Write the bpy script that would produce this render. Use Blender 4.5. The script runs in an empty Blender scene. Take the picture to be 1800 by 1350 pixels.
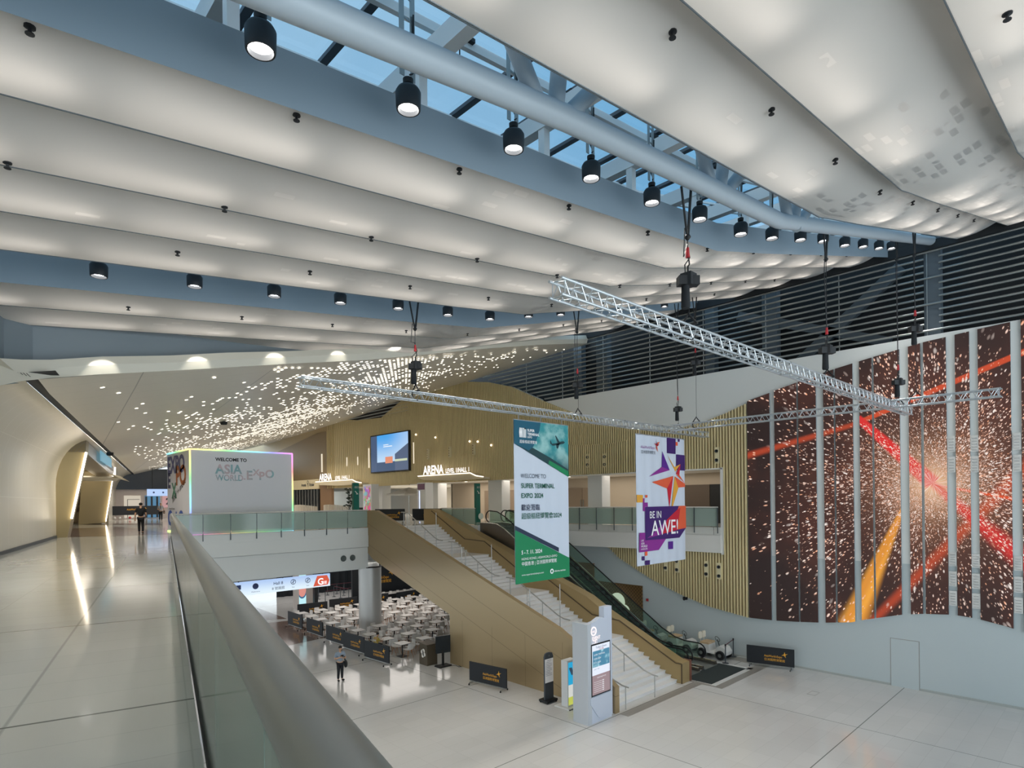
import bpy, bmesh, math, random
from mathutils import Vector, Matrix
random.seed(7)
SC = bpy.context.scene
COL = SC.collection
# ---------------------------------------------------------------- camera
F_PX, HC, ROLL, YAW = 1047.0, 8.65, math.radians(.656), math.radians(46.17)
cam_d = bpy.data.cameras.new('camera'); cam = bpy.data.objects.new('camera', cam_d); COL.objects.link(cam)
cam_d.sensor_fit = 'HORIZONTAL'; cam_d.sensor_width = 36.0
cam_d.lens = F_PX / 1800 * 36
cam_d.shift_x = 0.0; cam_d.shift_y = 203.5 / 1800
cam_d.clip_start = .05; cam_d.clip_end = 500
fwd = Vector((math.cos(YAW), math.sin(YAW), 0)); rgt = Vector((math.sin(YAW), -math.cos(YAW), 0)); up = Vector((0, 0, 1))
cr, sr = math.cos(ROLL), math.sin(ROLL)
ax = rgt * cr - up * sr; ay = rgt * sr + up * cr; az = -fwd
M = Matrix(((ax.x, ay.x, az.x, 0), (ax.y, ay.y, az.y, 0), (ax.z, ay.z, az.z, HC), (0, 0, 0, 1)))
cam.matrix_world = M
SC.camera = cam
# ---------------------------------------------------------------- world, exposure
w = bpy.data.worlds.new('world'); SC.world = w; w.use_nodes = True
nt = w.node_tree; nt.nodes.clear()
wo = nt.nodes.new('ShaderNodeOutputWorld'); bg = nt.nodes.new('ShaderNodeBackground')
tc = nt.nodes.new('ShaderNodeTexCoord'); no = nt.nodes.new('ShaderNodeTexNoise'); no.inputs['Scale'].default_value = 1.6; no.inputs['Detail'].default_value = 4
rp = nt.nodes.new('ShaderNodeValToRGB'); rp.color_ramp.elements[0].position = .35; rp.color_ramp.elements[1].position = .75
rp.color_ramp.elements[0].color = (.17, .37, .56, 1); rp.color_ramp.elements[1].color = (.42, .58, .70, 1)
nt.links.new(tc.outputs['Generated'], no.inputs['Vector']); nt.links.new(no.outputs['Fac'], rp.inputs['Fac'])
sx_ = nt.nodes.new('ShaderNodeSeparateXYZ'); nt.links.new(tc.outputs['Generated'], sx_.inputs[0])
mr_ = nt.nodes.new('ShaderNodeMapRange'); mr_.interpolation_type = 'SMOOTHSTEP'; mr_.inputs['From Min'].default_value = .03; mr_.inputs['From Max'].default_value = .26
nt.links.new(sx_.outputs['Z'], mr_.inputs['Value'])
mh = nt.nodes.new('ShaderNodeMix'); mh.data_type = 'RGBA'; mh.inputs[6].default_value = (2.4, 2.7, 2.9, 1)      # bright hazy horizon
nt.links.new(mr_.outputs['Result'], mh.inputs[0]); nt.links.new(rp.outputs['Color'], mh.inputs[7]); nt.links.new(mh.outputs[2], bg.inputs['Color']); bg.inputs['Strength'].default_value = 1.3
nt.links.new(bg.outputs['Background'], wo.inputs['Surface'])
vs = SC.view_settings
vs.view_transform = 'Standard'; vs.look = 'None'; vs.gamma = 1.0; vs.exposure = 0.0; vs.use_curve_mapping = False
SC.cycles.use_denoising = True
SC.cycles.max_bounces = 7; SC.cycles.diffuse_bounces = 4; SC.cycles.glossy_bounces = 4; SC.cycles.transmission_bounces = 6
SC.cycles.transparent_max_bounces = 12
SC.cycles.sample_clamp_indirect = 4.0; SC.cycles.caustics_reflective = False; SC.cycles.caustics_refractive = False

def area_light(name, loc, size, sy, power, color, rot=(0, 0, 0)):
    l = bpy.data.lights.new(name, 'AREA'); l.shape = 'RECTANGLE'; l.size = size; l.size_y = sy; l.energy = power; l.color = color
    o = bpy.data.objects.new(name, l); COL.objects.link(o); o.location = loc; o.rotation_euler = rot
    return o
def spot_light(name, loc, power, angle, color, rot=(0, 0, 0), blend=.5, r=.1):
    l = bpy.data.lights.new(name, 'SPOT'); l.energy = power; l.spot_size = math.radians(angle); l.spot_blend = blend; l.color = color; l.shadow_soft_size = r
    o = bpy.data.objects.new(name, l); COL.objects.link(o); o.location = loc; o.rotation_euler = rot
    return o
P_BACKLIGHT = 6.6      # one lamp above the stretched ceiling
P_DOWN = 380.0         # one black drum downlight
P_DAY = 2600.0          # glass front behind the camera
# ---------------------------------------------------------------- helpers
def lin(c):
    c /= 255.0
    return c / 12.92 if c <= .04045 else ((c + .055) / 1.055) ** 2.4
def hexc(h):
    h = h.lstrip('#'); return (lin(int(h[0:2], 16)), lin(int(h[2:4], 16)), lin(int(h[4:6], 16)), 1.0)
_mats = {}
def mat(name, col='#cccccc', rough=.5, metal=0.0, emit=0.0, spec=.5, trans=0.0, alpha=1.0, coat=0.0, sample=True):
    if name in _mats: return _mats[name]
    m = bpy.data.materials.new(name); m.use_nodes = True
    b = m.node_tree.nodes['Principled BSDF']; c = hexc(col) if isinstance(col, str) else col
    b.inputs['Base Color'].default_value = c; b.inputs['Roughness'].default_value = rough; b.inputs['Metallic'].default_value = metal
    b.inputs['Specular IOR Level'].default_value = spec; b.inputs['Transmission Weight'].default_value = trans
    b.inputs['Alpha'].default_value = alpha; b.inputs['Coat Weight'].default_value = coat
    if emit:
        b.inputs['Emission Color'].default_value = c; b.inputs['Emission Strength'].default_value = emit
        b.inputs['Base Color'].default_value = (c[0] * .08, c[1] * .08, c[2] * .08, 1)
        if not sample: m.cycles.emission_sampling = 'NONE'
    m.diffuse_color = c
    _mats[name] = m
    return m
class V:
    """one socket of a procedural material, with arithmetic"""
    def __init__(s, nt, sock): s.nt = nt; s.s = sock
    def _m(s, op, *a, clamp=False):
        n = s.nt.nodes.new('ShaderNodeMath'); n.operation = op; n.use_clamp = clamp
        for i, x in enumerate((s,) + a):
            if isinstance(x, V): s.nt.links.new(x.s, n.inputs[i])
            else: n.inputs[i].default_value = x
        return V(s.nt, n.outputs[0])
    def __add__(s, o): return s._m('ADD', o)
    __radd__ = __add__
    def __sub__(s, o): return s._m('SUBTRACT', o)
    def __mul__(s, o): return s._m('MULTIPLY', o)
    __rmul__ = __mul__
    def __truediv__(s, o): return s._m('DIVIDE', o)
    def abs(s): return s._m('ABSOLUTE')
    def lt(s, o): return s._m('LESS_THAN', o)
    def gt(s, o): return s._m('GREATER_THAN', o)
    def floor(s): return s._m('FLOOR')
    def frac(s): return s._m('FRACT')
    def pow(s, o): return s._m('POWER', o)
    def sqrt(s): return s._m('SQRT')
    def sin(s): return s._m('SINE')
    def atan2(s, o): return s._m('ARCTAN2', o)
    def max(s, o): return s._m('MAXIMUM', o)
    def min(s, o): return s._m('MINIMUM', o)
    def clamp(s): return s._m('ADD', 0.0, clamp=True)
    def smooth(s, a, b):
        n = s.nt.nodes.new('ShaderNodeMapRange'); n.interpolation_type = 'SMOOTHSTEP'
        s.nt.links.new(s.s, n.inputs['Value']); n.inputs['From Min'].default_value = a; n.inputs['From Max'].default_value = b
        return V(s.nt, n.outputs['Result'])
def nodes_of(m):
    nt = m.node_tree; b = nt.nodes['Principled BSDF']
    return nt, b
def pos(nt):
    g = nt.nodes.new('ShaderNodeNewGeometry'); x = nt.nodes.new('ShaderNodeSeparateXYZ'); nt.links.new(g.outputs['Position'], x.inputs[0])
    return V(nt, x.outputs[0]), V(nt, x.outputs[1]), V(nt, x.outputs[2])
def comb(nt, x, y, z=0.0):
    n = nt.nodes.new('ShaderNodeCombineXYZ')
    for i, v in enumerate((x, y, z)):
        if isinstance(v, V): nt.links.new(v.s, n.inputs[i])
        else: n.inputs[i].default_value = v
    return n.outputs[0]
def white(nt, vec):
    n = nt.nodes.new('ShaderNodeTexWhiteNoise'); n.noise_dimensions = '3D'; nt.links.new(vec, n.inputs['Vector']); return V(nt, n.outputs['Value'])
def noise(nt, vec, scale, detail=2.0):
    n = nt.nodes.new('ShaderNodeTexNoise'); n.inputs['Scale'].default_value = scale; n.inputs['Detail'].default_value = detail
    nt.links.new(vec, n.inputs['Vector']); return V(nt, n.outputs['Fac'])
def voro(nt, vec, scale, feature='F1'):
    n = nt.nodes.new('ShaderNodeTexVoronoi'); n.feature = feature; n.inputs['Scale'].default_value = scale
    nt.links.new(vec, n.inputs['Vector']); return V(nt, n.outputs['Distance']), n.outputs['Color']
def mix(nt, f, a, b):
    n = nt.nodes.new('ShaderNodeMix'); n.data_type = 'RGBA'
    if isinstance(f, V): nt.links.new(f.s, n.inputs[0])
    else: n.inputs[0].default_value = f
    for k, c in ((6, a), (7, b)):
        if isinstance(c, tuple): n.inputs[k].default_value = c
        else: nt.links.new(c, n.inputs[k])
    return n.outputs[2]

class MB:
    """collects shapes and links them as ONE mesh object"""
    def __init__(s): s.v = []; s.f = []; s.m = []; s.sm = []
    def add(s, vs, fs, mi=0, smooth=False):
        o = len(s.v); s.v += [tuple(v) for v in vs]
        s.f += [tuple(i + o for i in f) for f in fs]; s.m += [mi] * len(fs); s.sm += [smooth] * len(fs)
        return s
    def box(s, a, b, mi=0):
        x0, y0, z0 = [min(a[i], b[i]) for i in range(3)]; x1, y1, z1 = [max(a[i], b[i]) for i in range(3)]
        return s.add([(x0, y0, z0), (x1, y0, z0), (x1, y1, z0), (x0, y1, z0), (x0, y0, z1), (x1, y0, z1), (x1, y1, z1), (x0, y1, z1)],
                     [(0, 3, 2, 1), (4, 5, 6, 7), (0, 1, 5, 4), (1, 2, 6, 5), (2, 3, 7, 6), (3, 0, 4, 7)], mi)
    def obox(s, c, u, v, w, mi=0):
        c, u, v, w = Vector(c), Vector(u), Vector(v), Vector(w)
        if u.cross(v).dot(w) < 0: w = -w
        vs = [c + a * u + b * v + d * w for d in (-1, 1) for a, b in ((-1, -1), (1, -1), (1, 1), (-1, 1))]
        return s.add(vs, [(0, 3, 2, 1), (4, 5, 6, 7), (0, 1, 5, 4), (1, 2, 6, 5), (2, 3, 7, 6), (3, 0, 4, 7)], mi)
    def beam(s, p, q, wid, hei, mi=0):
        p, q = Vector(p), Vector(q); d = q - p
        if d.length < 1e-6: return s
        n = d.normalized(); r = Vector((0, 0, 1)) if abs(n.z) < .95 else Vector((1, 0, 0))
        a = n.cross(r).normalized(); b = a.cross(n)
        return s.obox((p + q) / 2, d / 2, a * wid / 2, b * hei / 2, mi)
    def tube(s, p, q, r, n=8, mi=0, r2=None, caps=True):
        p, q = Vector(p), Vector(q); d = (q - p)
        if d.length < 1e-6: return s
        d.normalize(); ref = Vector((0, 0, 1)) if abs(d.z) < .9 else Vector((1, 0, 0))
        a = d.cross(ref).normalized(); b = d.cross(a); r2 = r if r2 is None else r2
        vs = [p + (a * math.cos(t) + b * math.sin(t)) * r for t in [2 * math.pi * i / n for i in range(n)]]
        vs += [q + (a * math.cos(t) + b * math.sin(t)) * r2 for t in [2 * math.pi * i / n for i in range(n)]]
        s.add(vs, [(i, (i + 1) % n, n + (i + 1) % n, n + i) for i in range(n)], mi, True)
        if caps: s.add(vs, [tuple(range(n))[::-1], tuple(range(n, 2 * n))], mi)
        return s
    def pipe(s, pts, r, n=8, mi=0, closed=False):
        pts = [Vector(p) for p in pts]; k = len(pts); rings = []
        pa = None
        for i, p in enumerate(pts):
            if closed: d = pts[(i + 1) % k] - pts[i - 1]
            else: d = pts[min(i + 1, k - 1)] - pts[max(i - 1, 0)]
            d.normalize()
            if pa is None:
                ref = Vector((0, 0, 1)) if abs(d.z) < .9 else Vector((1, 0, 0)); a = d.cross(ref).normalized()
            else: a = (pa - d * pa.dot(d)).normalized()
            pa = a; b = d.cross(a)
            rr = r[i] if isinstance(r, (list, tuple)) else r
            rings.append([p + (a * math.cos(2 * math.pi * j / n) + b * math.sin(2 * math.pi * j / n)) * rr for j in range(n)])
        vs = [v for g in rings for v in g]; fs = []
        for i in range(k if closed else k - 1):
            i2 = (i + 1) % k
            for j in range(n): fs.append((i * n + j, i * n + (j + 1) % n, i2 * n + (j + 1) % n, i2 * n + j))
        s.add(vs, fs, mi, True)
        if not closed: s.add(rings[0] + rings[-1], [tuple(range(n))[::-1], tuple(range(n, 2 * n))], mi)
        return s
    def prism(s, poly, o, u, v, depth, mi=0, mi_side=None):
        """poly of (a,b) in the frame o,u,v, extruded by the vector depth"""
        o, u, v, dv = Vector(o), Vector(u), Vector(v), Vector(depth)
        area = sum(poly[i][0] * poly[(i + 1) % len(poly)][1] - poly[(i + 1) % len(poly)][0] * poly[i][1] for i in range(len(poly)))
        if area < 0: poly = poly[::-1]
        if u.cross(v).dot(dv) < 0: poly = poly[::-1]
        n = len(poly); A = [o + u * a + v * b for a, b in poly]; B = [p + dv for p in A]
        s.add(A + B, [tuple(range(n))[::-1], tuple(range(n, 2 * n))], mi)
        s.add(A + B, [(i, (i + 1) % n, n + (i + 1) % n, n + i) for i in range(n)], mi if mi_side is None else mi_side)
        return s
    def flat(s, poly, o, u, v, mi=0):
        o, u, v = Vector(o), Vector(u), Vector(v)
        area = sum(poly[i][0] * poly[(i + 1) % len(poly)][1] - poly[(i + 1) % len(poly)][0] * poly[i][1] for i in range(len(poly)))
        if area < 0: poly = poly[::-1]
        return s.add([o + u * a + v * b for a, b in poly], [tuple(range(len(poly)))], mi)
    def lathe(s, prof, c, n=16, mi=0, axis=(0, 0, 1), smooth=True):
        c = Vector(c); d = Vector(axis).normalized(); ref = Vector((0, 0, 1)) if abs(d.z) < .9 else Vector((1, 0, 0))
        a = d.cross(ref).normalized(); b = d.cross(a)
        vs = []
        for r, h in prof:
            for j in range(n):
                t = 2 * math.pi * j / n; vs.append(c + d * h + (a * math.cos(t) + b * math.sin(t)) * max(r, 1e-4))
        fs = [(i * n + j, i * n + (j + 1) % n, (i + 1) * n + (j + 1) % n, (i + 1) * n + j) for i in range(len(prof) - 1) for j in range(n)]
        return s.add(vs, fs, mi, smooth)
    def grid(s, rows, mi=0, smooth=True):
        n = len(rows[0]); vs = [p for r in rows for p in r]
        return s.add(vs, [(i * n + j, i * n + j + 1, (i + 1) * n + j + 1, (i + 1) * n + j) for i in range(len(rows) - 1) for j in range(n - 1)], mi, smooth)
    def ball(s, c, r, n=10, mi=0, sc=(1, 1, 1)):
        c = Vector(c); m = max(4, n // 2 + 1); vs = []
        for i in range(m + 1):
            t = math.pi * i / m
            for j in range(n):
                q = 2 * math.pi * j / n; vs.append((c.x + r * sc[0] * math.sin(t) * math.cos(q), c.y + r * sc[1] * math.sin(t) * math.sin(q), c.z + r * sc[2] * math.cos(t)))
        return s.add(vs, [(i * n + j, (i + 1) * n + j, (i + 1) * n + (j + 1) % n, i * n + (j + 1) % n) for i in range(m) for j in range(n)], mi, True)
    def text(s, txt, o, u, v, size, mi=0, align='LEFT', bold=0.0, sx=1.0, res=3, ital=0.0):
        vs, fs, wd = text_geo(txt, bold, res)
        o, u, v = Vector(o), Vector(u), Vector(v); off = {'LEFT': 0, 'CENTER': -wd / 2, 'RIGHT': -wd}[align]
        return s.add([o + u * ((a + off + ital * b) * size * sx) + v * (b * size) for a, b in vs], fs, mi)
    def build(s, name, mats, parent=None, flat=False):
        me = bpy.data.meshes.new(name); me.from_pydata(s.v, [], s.f)
        for m in (mats if isinstance(mats, (list, tuple)) else [mats]): me.materials.append(m)
        me.polygons.foreach_set('material_index', s.m); me.polygons.foreach_set('use_smooth', [False] * len(s.f) if flat else s.sm)
        me.update()
        if any(s.sm) and not flat:
            try: me.set_sharp_from_angle(angle=math.radians(40))
            except Exception: pass
        o = bpy.data.objects.new(name, me); COL.objects.link(o)
        if parent is not None:
            o.parent = parent; o.matrix_parent_inverse = parent.matrix_world.inverted() if False else Matrix.Translation(-Vector(parent.location)) if parent.get('_w') else Matrix()
        return o
_txt = {}
def text_geo(txt, bold=0.0, res=3):
    k = (txt, bold, res)
    if k in _txt: return _txt[k]
    cu = bpy.data.curves.new('t', 'FONT'); cu.body = txt; cu.size = 1.0; cu.resolution_u = res; cu.offset = bold; cu.fill_mode = 'FRONT'
    o = bpy.data.objects.new('t', cu); COL.objects.link(o)
    dg = bpy.context.evaluated_depsgraph_get(); dg.update()
    me = bpy.data.meshes.new_from_object(o.evaluated_get(dg))
    vs = [(v.co.x, v.co.y) for v in me.vertices]; fs = [tuple(p.vertices) for p in me.polygons]
    wd = max([v[0] for v in vs] + [0]) if vs else 0
    bpy.data.objects.remove(o); bpy.data.curves.remove(cu); bpy.data.meshes.remove(me)
    _txt[k] = (vs, fs, wd)
    return _txt[k]
def thing(name, label, cat, loc=(0, 0, 0), rz=0.0, group=None):
    """an Empty at the thing's base; parts are modelled around its own origin"""
    o = bpy.data.objects.new(name, None); COL.objects.link(o); o.empty_display_size = .2
    o.location = loc; o.rotation_euler = (0, 0, rz); o['label'] = label; o['category'] = cat
    if group: o['group'] = group
    return o
def wthing(name, label, cat, base, group=None):
    """the same, with parts modelled in world coordinates"""
    o = thing(name, label, cat, base, 0, group); o['_w'] = 1
    return o
def tag(o, label, cat, group=None, kind=None):
    o['label'] = label; o['category'] = cat
    if group: o['group'] = group
    if kind: o['kind'] = kind
    return o
def struct(o, label=None):
    o['kind'] = 'structure'
    if label: o['label'] = label
    return o
def recenter(o, base):
    """move a world-space mesh thing's origin to its base"""
    b = Vector(base); o.data.transform(Matrix.Translation(-b)); o.location = b
    return o
def dup(root, loc=None, rz=None, label=None, group=None):
    r = root.copy(); COL.objects.link(r)
    if loc is not None: r.location = loc
    if rz is not None: r.rotation_euler = (0, 0, rz)
    if label: r['label'] = label
    if group: r['group'] = group
    for ch in root.children:
        c = ch.copy(); COL.objects.link(c); c.parent = r
        for g in ch.children:
            d = g.copy(); COL.objects.link(d); d.parent = c
    return r
X3, Y3, Z3 = Vector((1, 0, 0)), Vector((0, 1, 0)), Vector((0, 0, 1))
NY = Vector((0, -1, 0))
# plane facing the camera side along -Y: u=X, v=Z ; plane on the right wall facing -X: u=-Y, v=Z
def lerp_list(pts, x):
    if x <= pts[0][0]: return pts[0][1]
    for (a, b), (c, d) in zip(pts, pts[1:]):
        if x <= c: return b + (d - b) * (x - a) / (c - a)
    return pts[-1][1]
# ================================================================ materials of the shell
def floor_mat(name, base, ang=0.0, mx=7.15, ox=17.5, my=7.15, oy=14.32, tile=1.19):
    m = mat(name, base, rough=.09, spec=.55)
    nt, b = nodes_of(m); x, y, z = pos(nt)
    if ang:
        ca, sa = math.cos(ang), math.sin(ang)
        x, y = x * ca + y * sa, y * ca - x * sa
    def joint(c, o, per, wd):
        t = ((c - (o - per / 2)) / per).frac() - .5
        return t.abs().lt(wd / per / 2)
    big = joint(x, ox, mx, .035).max(joint(y, oy, my, .035))
    small = joint(x, ox, tile, .012).max(joint(y, oy, tile * .5, .012))
    n1 = white(nt, comb(nt, ((x - ox) / tile).floor(), ((y - oy) / (tile * .5)).floor()))
    n2 = noise(nt, comb(nt, x, y, z), .35, 3)
    v = (n1 * .05 + n2 * .10 + .90)
    c0 = hexc(base); hs = nt.nodes.new('ShaderNodeHueSaturation'); hs.inputs['Color'].default_value = c0
    nt.links.new(v.s, hs.inputs['Value'])
    c = mix(nt, small * .16, hs.outputs[0], hexc('#6a6a66')); c = mix(nt, (joint(y, oy, my, .035) * .8).max(joint(x, ox, mx, .03) * (.25 if ang else .8)), c, hexc('#5e5f5a'))
    nt.links.new(c, b.inputs['Base Color'])
    n3 = noise(nt, comb(nt, x, y, z), 2.2, 3); nt.links.new((n3 * .09 + .05).s, b.inputs['Roughness'])
    return m
M_FLOOR = floor_mat('white_stone_floor', '#cfcecb')
M_FLOORU = floor_mat('white_stone_floor_upper', '#d2d2cc', ang=math.radians(-13.6), ox=-1.05, mx=4.75, my=4.3, oy=5.72, tile=1.19)
M_GREY = mat('grey_granite', '#8f8b84', .3)
M_BROWNSTONE = mat('brown_marble', '#7c675c', .12, spec=.6)
M_WHITE = mat('white_plaster', '#dcdad5', .55)
M_LACQ = mat('white_lacquer', '#dfe0df', .22, spec=.6)
M_PANEL = mat('white_metal_panel', '#e0e2df', .4)
M_BLACK = mat('black', '#0b0d10', .6)
M_DARK = mat('near_black', '#14181c', .55)
M_DGREY = mat('dark_grey', '#3a4046', .5)
M_STEEL = mat('brushed_steel', '#b9bbba', .28, metal=1.0)
M_SATIN = mat('satin_steel', '#a3a7a6', .36, metal=.85)
M_CHROME = mat('chrome', '#d8d9d8', .1, metal=1.0)
M_BRONZE = mat('bronze_panel', '#a8926e', .33, metal=.35)
M_OCHRE = mat('ochre_metal', '#86714c', .5, metal=.15)
M_OCHRE2 = mat('ochre_fin', '#dccb9c', .45, metal=.1)
M_TREAD = mat('white_stair_stone', '#e9e6e2', .35)
M_ALU = mat('truss_aluminium', '#c6ccd0', .3, metal=.7)
M_BLUEP = mat('grey_blue_painted_metal', '#78848c', .4)
M_WSTEEL = mat('white_painted_steel', '#e2e5e5', .45)
M_GREEN = mat('green_panel', '#00695a', .35)
M_DOOR = mat('taupe_door', '#8b7a68', .5)
M_TAUPE = mat('dark_taupe', '#54473c', .5)
M_EMW = mat('lit_white', '#fffaf0', emit=5.0, sample=False)
M_LED = mat('led_strip_warm', '#fff0d8', emit=9.0, sample=False)
def glass_mat(name, col, alpha, rough=.02):
    m = bpy.data.materials.new(name); m.use_nodes = True; nt = m.node_tree; nt.nodes.clear()
    o = nt.nodes.new('ShaderNodeOutputMaterial'); t = nt.nodes.new('ShaderNodeBsdfTransparent'); g = nt.nodes.new('ShaderNodeBsdfGlossy')
    d = nt.nodes.new('ShaderNodeBsdfDiffuse'); lw = nt.nodes.new('ShaderNodeLayerWeight'); lw.inputs[0].default_value = .5; f_ = V(nt, lw.outputs['Facing']).pow(5.0) * .85 + .04
    t.inputs[0].default_value = hexc(col); d.inputs[0].default_value = hexc(col); g.inputs['Roughness'].default_value = rough
    m1 = nt.nodes.new('ShaderNodeMixShader'); m1.inputs[0].default_value = alpha
    m2 = nt.nodes.new('ShaderNodeMixShader')
    nt.links.new(t.outputs[0], m1.inputs[1]); nt.links.new(d.outputs[0], m1.inputs[2])
    nt.links.new(f_.s, m2.inputs[0]); nt.links.new(m1.outputs[0], m2.inputs[1]); nt.links.new(g.outputs[0], m2.inputs[2])
    nt.links.new(m2.outputs[0], o.inputs[0]); _mats[name] = m
    return m
M_GLASS = glass_mat('green_tinted_glass', '#dcebe3', .05)
M_GLASSF = glass_mat('frosted_balustrade_glass', '#bfd0c8', .5, .12)
M_SKYG = bpy.data.materials.new('skylight_glass'); M_SKYG.use_nodes = True; nt = M_SKYG.node_tree; nt.nodes.clear()
o_ = nt.nodes.new('ShaderNodeOutputMaterial'); t_ = nt.nodes.new('ShaderNodeBsdfTransparent'); g_ = nt.nodes.new('ShaderNodeBsdfGlossy'); m_ = nt.nodes.new('ShaderNodeMixShader')
t_.inputs[0].default_value = hexc('#eaf4fa'); g_.inputs['Roughness'].default_value = .1; m_.inputs[0].default_value = .05
nt.links.new(t_.outputs[0], m_.inputs[1]); nt.links.new(g_.outputs[0], m_.inputs[2]); nt.links.new(m_.outputs[0], o_.inputs[0])

# ---- right wall and lower floor
struct(MB().box((-30, -14, -.3), (60, 100, 0)).build('floor', M_FLOOR))
XW = 31.2
# paving bands and stone inlays
b = MB(); b.box((19.6, 13.9, 0), (25.4, 14.3, .004)); b.box((25.5, 12.9, 0), (31.1, 13.5, .004)); b.box((30.3, 13.5, 0), (31.1, 16.2, .004)); b.box((25.4, 12.9, 0), (25.6, 14.5, .003))
struct(b.build('floor_paving_band', M_GREY))
b = MB(); b.flat([(18.9, 54), (18.5, 43.6), (16.8, 44.4)], (0, 0, .004), X3, Y3); b.flat([(16.5, 43.2), (18.4, 42.7), (17.7, 35.7), (14.6, 35.3), (13, 40)], (0, 0, .004), X3, Y3)
struct(b.build('floor_brown_inlay', M_BROWNSTONE))
b = MB()
for (c0, c1) in (((27.3, 9.6), (27.9, 9.95)),): 
    for q in ((c0[0], c0[1], c1[0], c0[1] + .03), (c0[0], c1[1] - .03, c1[0], c1[1]), (c0[0], c0[1], c0[0] + .03, c1[1]), (c1[0] - .03, c0[1], c1[0], c1[1])): b.box((q[0], q[1], 0), (q[2], q[3], .005))
tag(b.build('floor_hatch', M_GREY), 'small rectangular access hatch frame set in the white hall floor', 'floor hatch')
# upper floor: walkway on the left and everything beyond the bridge edge
def rail_x(y): return .2 + .2425 * y
edge = [(-14, -12), (rail_x(-12) , -12), (rail_x(33.5), 33.5), (25.55, 33.5), (25.55, 29.9), (29.5, 29.9), (29.6, 28), (30.2, 25), (30.9, 20), (30.95, 15.7), (31.5, 15.7), (50, 15.7), (50, 95), (-14, 95)]
struct(MB().prism(edge, (0, 0, 6.55), X3, Y3, (0, 0, .45)).build('floor_upper', [M_FLOORU]))
# edge fascias below the slab
b = MB()
b.box((rail_x(33.5) - .4, 33.42, 5.78), (19.48, 34.2, 6.52)); b.box((rail_x(33.5) - .4, 33.45, 6.52), (19.48, 33.9, 6.99)); b.box((rail_x(33.5) - .2, 33.5, 4.48), (19.48, 35.0, 5.76))
struct(b.build('trim_1', M_PANEL))
b = MB()
fe = [(25.55, 29.9), (29.5, 29.9), (29.6, 28), (30.2, 25), (30.9, 20), (30.95, 15.7)]
for (p, q) in zip(fe[1:], fe[2:]):
    d = (Vector(q) - Vector(p)); n = Vector((d.y, -d.x)).normalized() * -.0
    b.prism([(p[0], p[1]), (q[0], q[1]), (31.5, q[1]), (31.5, p[1])], (0, 0, 5.58), X3, Y3, (0, 0, 1.0))
b.box((25.55, 29.88, 5.58), (31.3, 33.5, 6.54))
struct(b.build('trim_2', M_WHITE))
# fascia of the near walkway (its underside edge, seen through the balustrade)
a0, a1 = Vector((rail_x(-12) + .02, -12, 0)), Vector((rail_x(33.5) + .02, 33.5, 0))
b = MB(); b.prism([(a0.x, a0.y), (a1.x, a1.y), (a1.x - .3, a1.y), (a0.x - .3, a0.y)], (0, 0, 4.6), X3, Y3, (0, 0, 1.94)); struct(b.build('trim_3', M_PANEL))
struct(MB().prism([(-14, -12), (a0.x, -12), (a1.x, 33.6), (19.4, 33.6), (19.4, 44), (-14, 44)], (0, 0, 4.4), X3, Y3, (0, 0, .1)).build('ceiling_lower_hall', M_PANEL))
struct(MB().box((19.4, 34.6, 4.7), (31.2, 46, 4.8)).build('ceiling_food_court', M_PANEL))

# right wall: u = Y, v = Z
slat_top = [(14.16, 13.66), (15.31, 13.27), (16.66, 12.91), (18.84, 12.63), (21.65, 12.95), (23.85, 13.53), (26.76, 14.72), (29.43, 15.85), (32.36, 17.17), (34.93, 17.9), (37.73, 18.36), (42, 18.5)]
slat_bot = [(14.2, 2.21), (16.44, 2.53), (18.22, 3.01), (20.13, 3.7), (21.34, 4.27), (22.62, 4.89), (23.51, 5.58)]
def roof_z(x): return 15.2 - .117 * (15 - x) if x <= 15 else 15.2 + .265 * (x - 15)
def wall_plate(b, poly, x0=XW, t=.3, mi=0): b.prism(poly, (x0, 0, 0), Y3, Z3, (t, 0, 0), mi)
b = MB()
lw_ = MB(); wall_plate(lw_, [(-12, 0), (46, 0), (46, 5.58), (-12, 5.58)]); struct(lw_.build('wall_right_lower', mat('white_wall_dimmed', '#bcc5c6', .4)))  # darker than the white above: weaker light down here is put into the colour
wall_plate(b, [(-12, 5.58), (15.7, 5.58), (15.7, 10.26), (-12, 10.26)])
wall_plate(b, [(-12, 10.26), (29.43, 10.26), (29.43, 15.62), (-12, 15.62)])
wall_plate(b, [(29.43, 10.26), (46, 10.26), (46, 18.2)] + [p for p in slat_top[::-1] if p[0] >= 29.43])
wall_plate(b, [(46, 10.2), (95, 10.2), (95, 19), (46, 19)])
struct(b.build('wall_right', M_PANEL))
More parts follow.
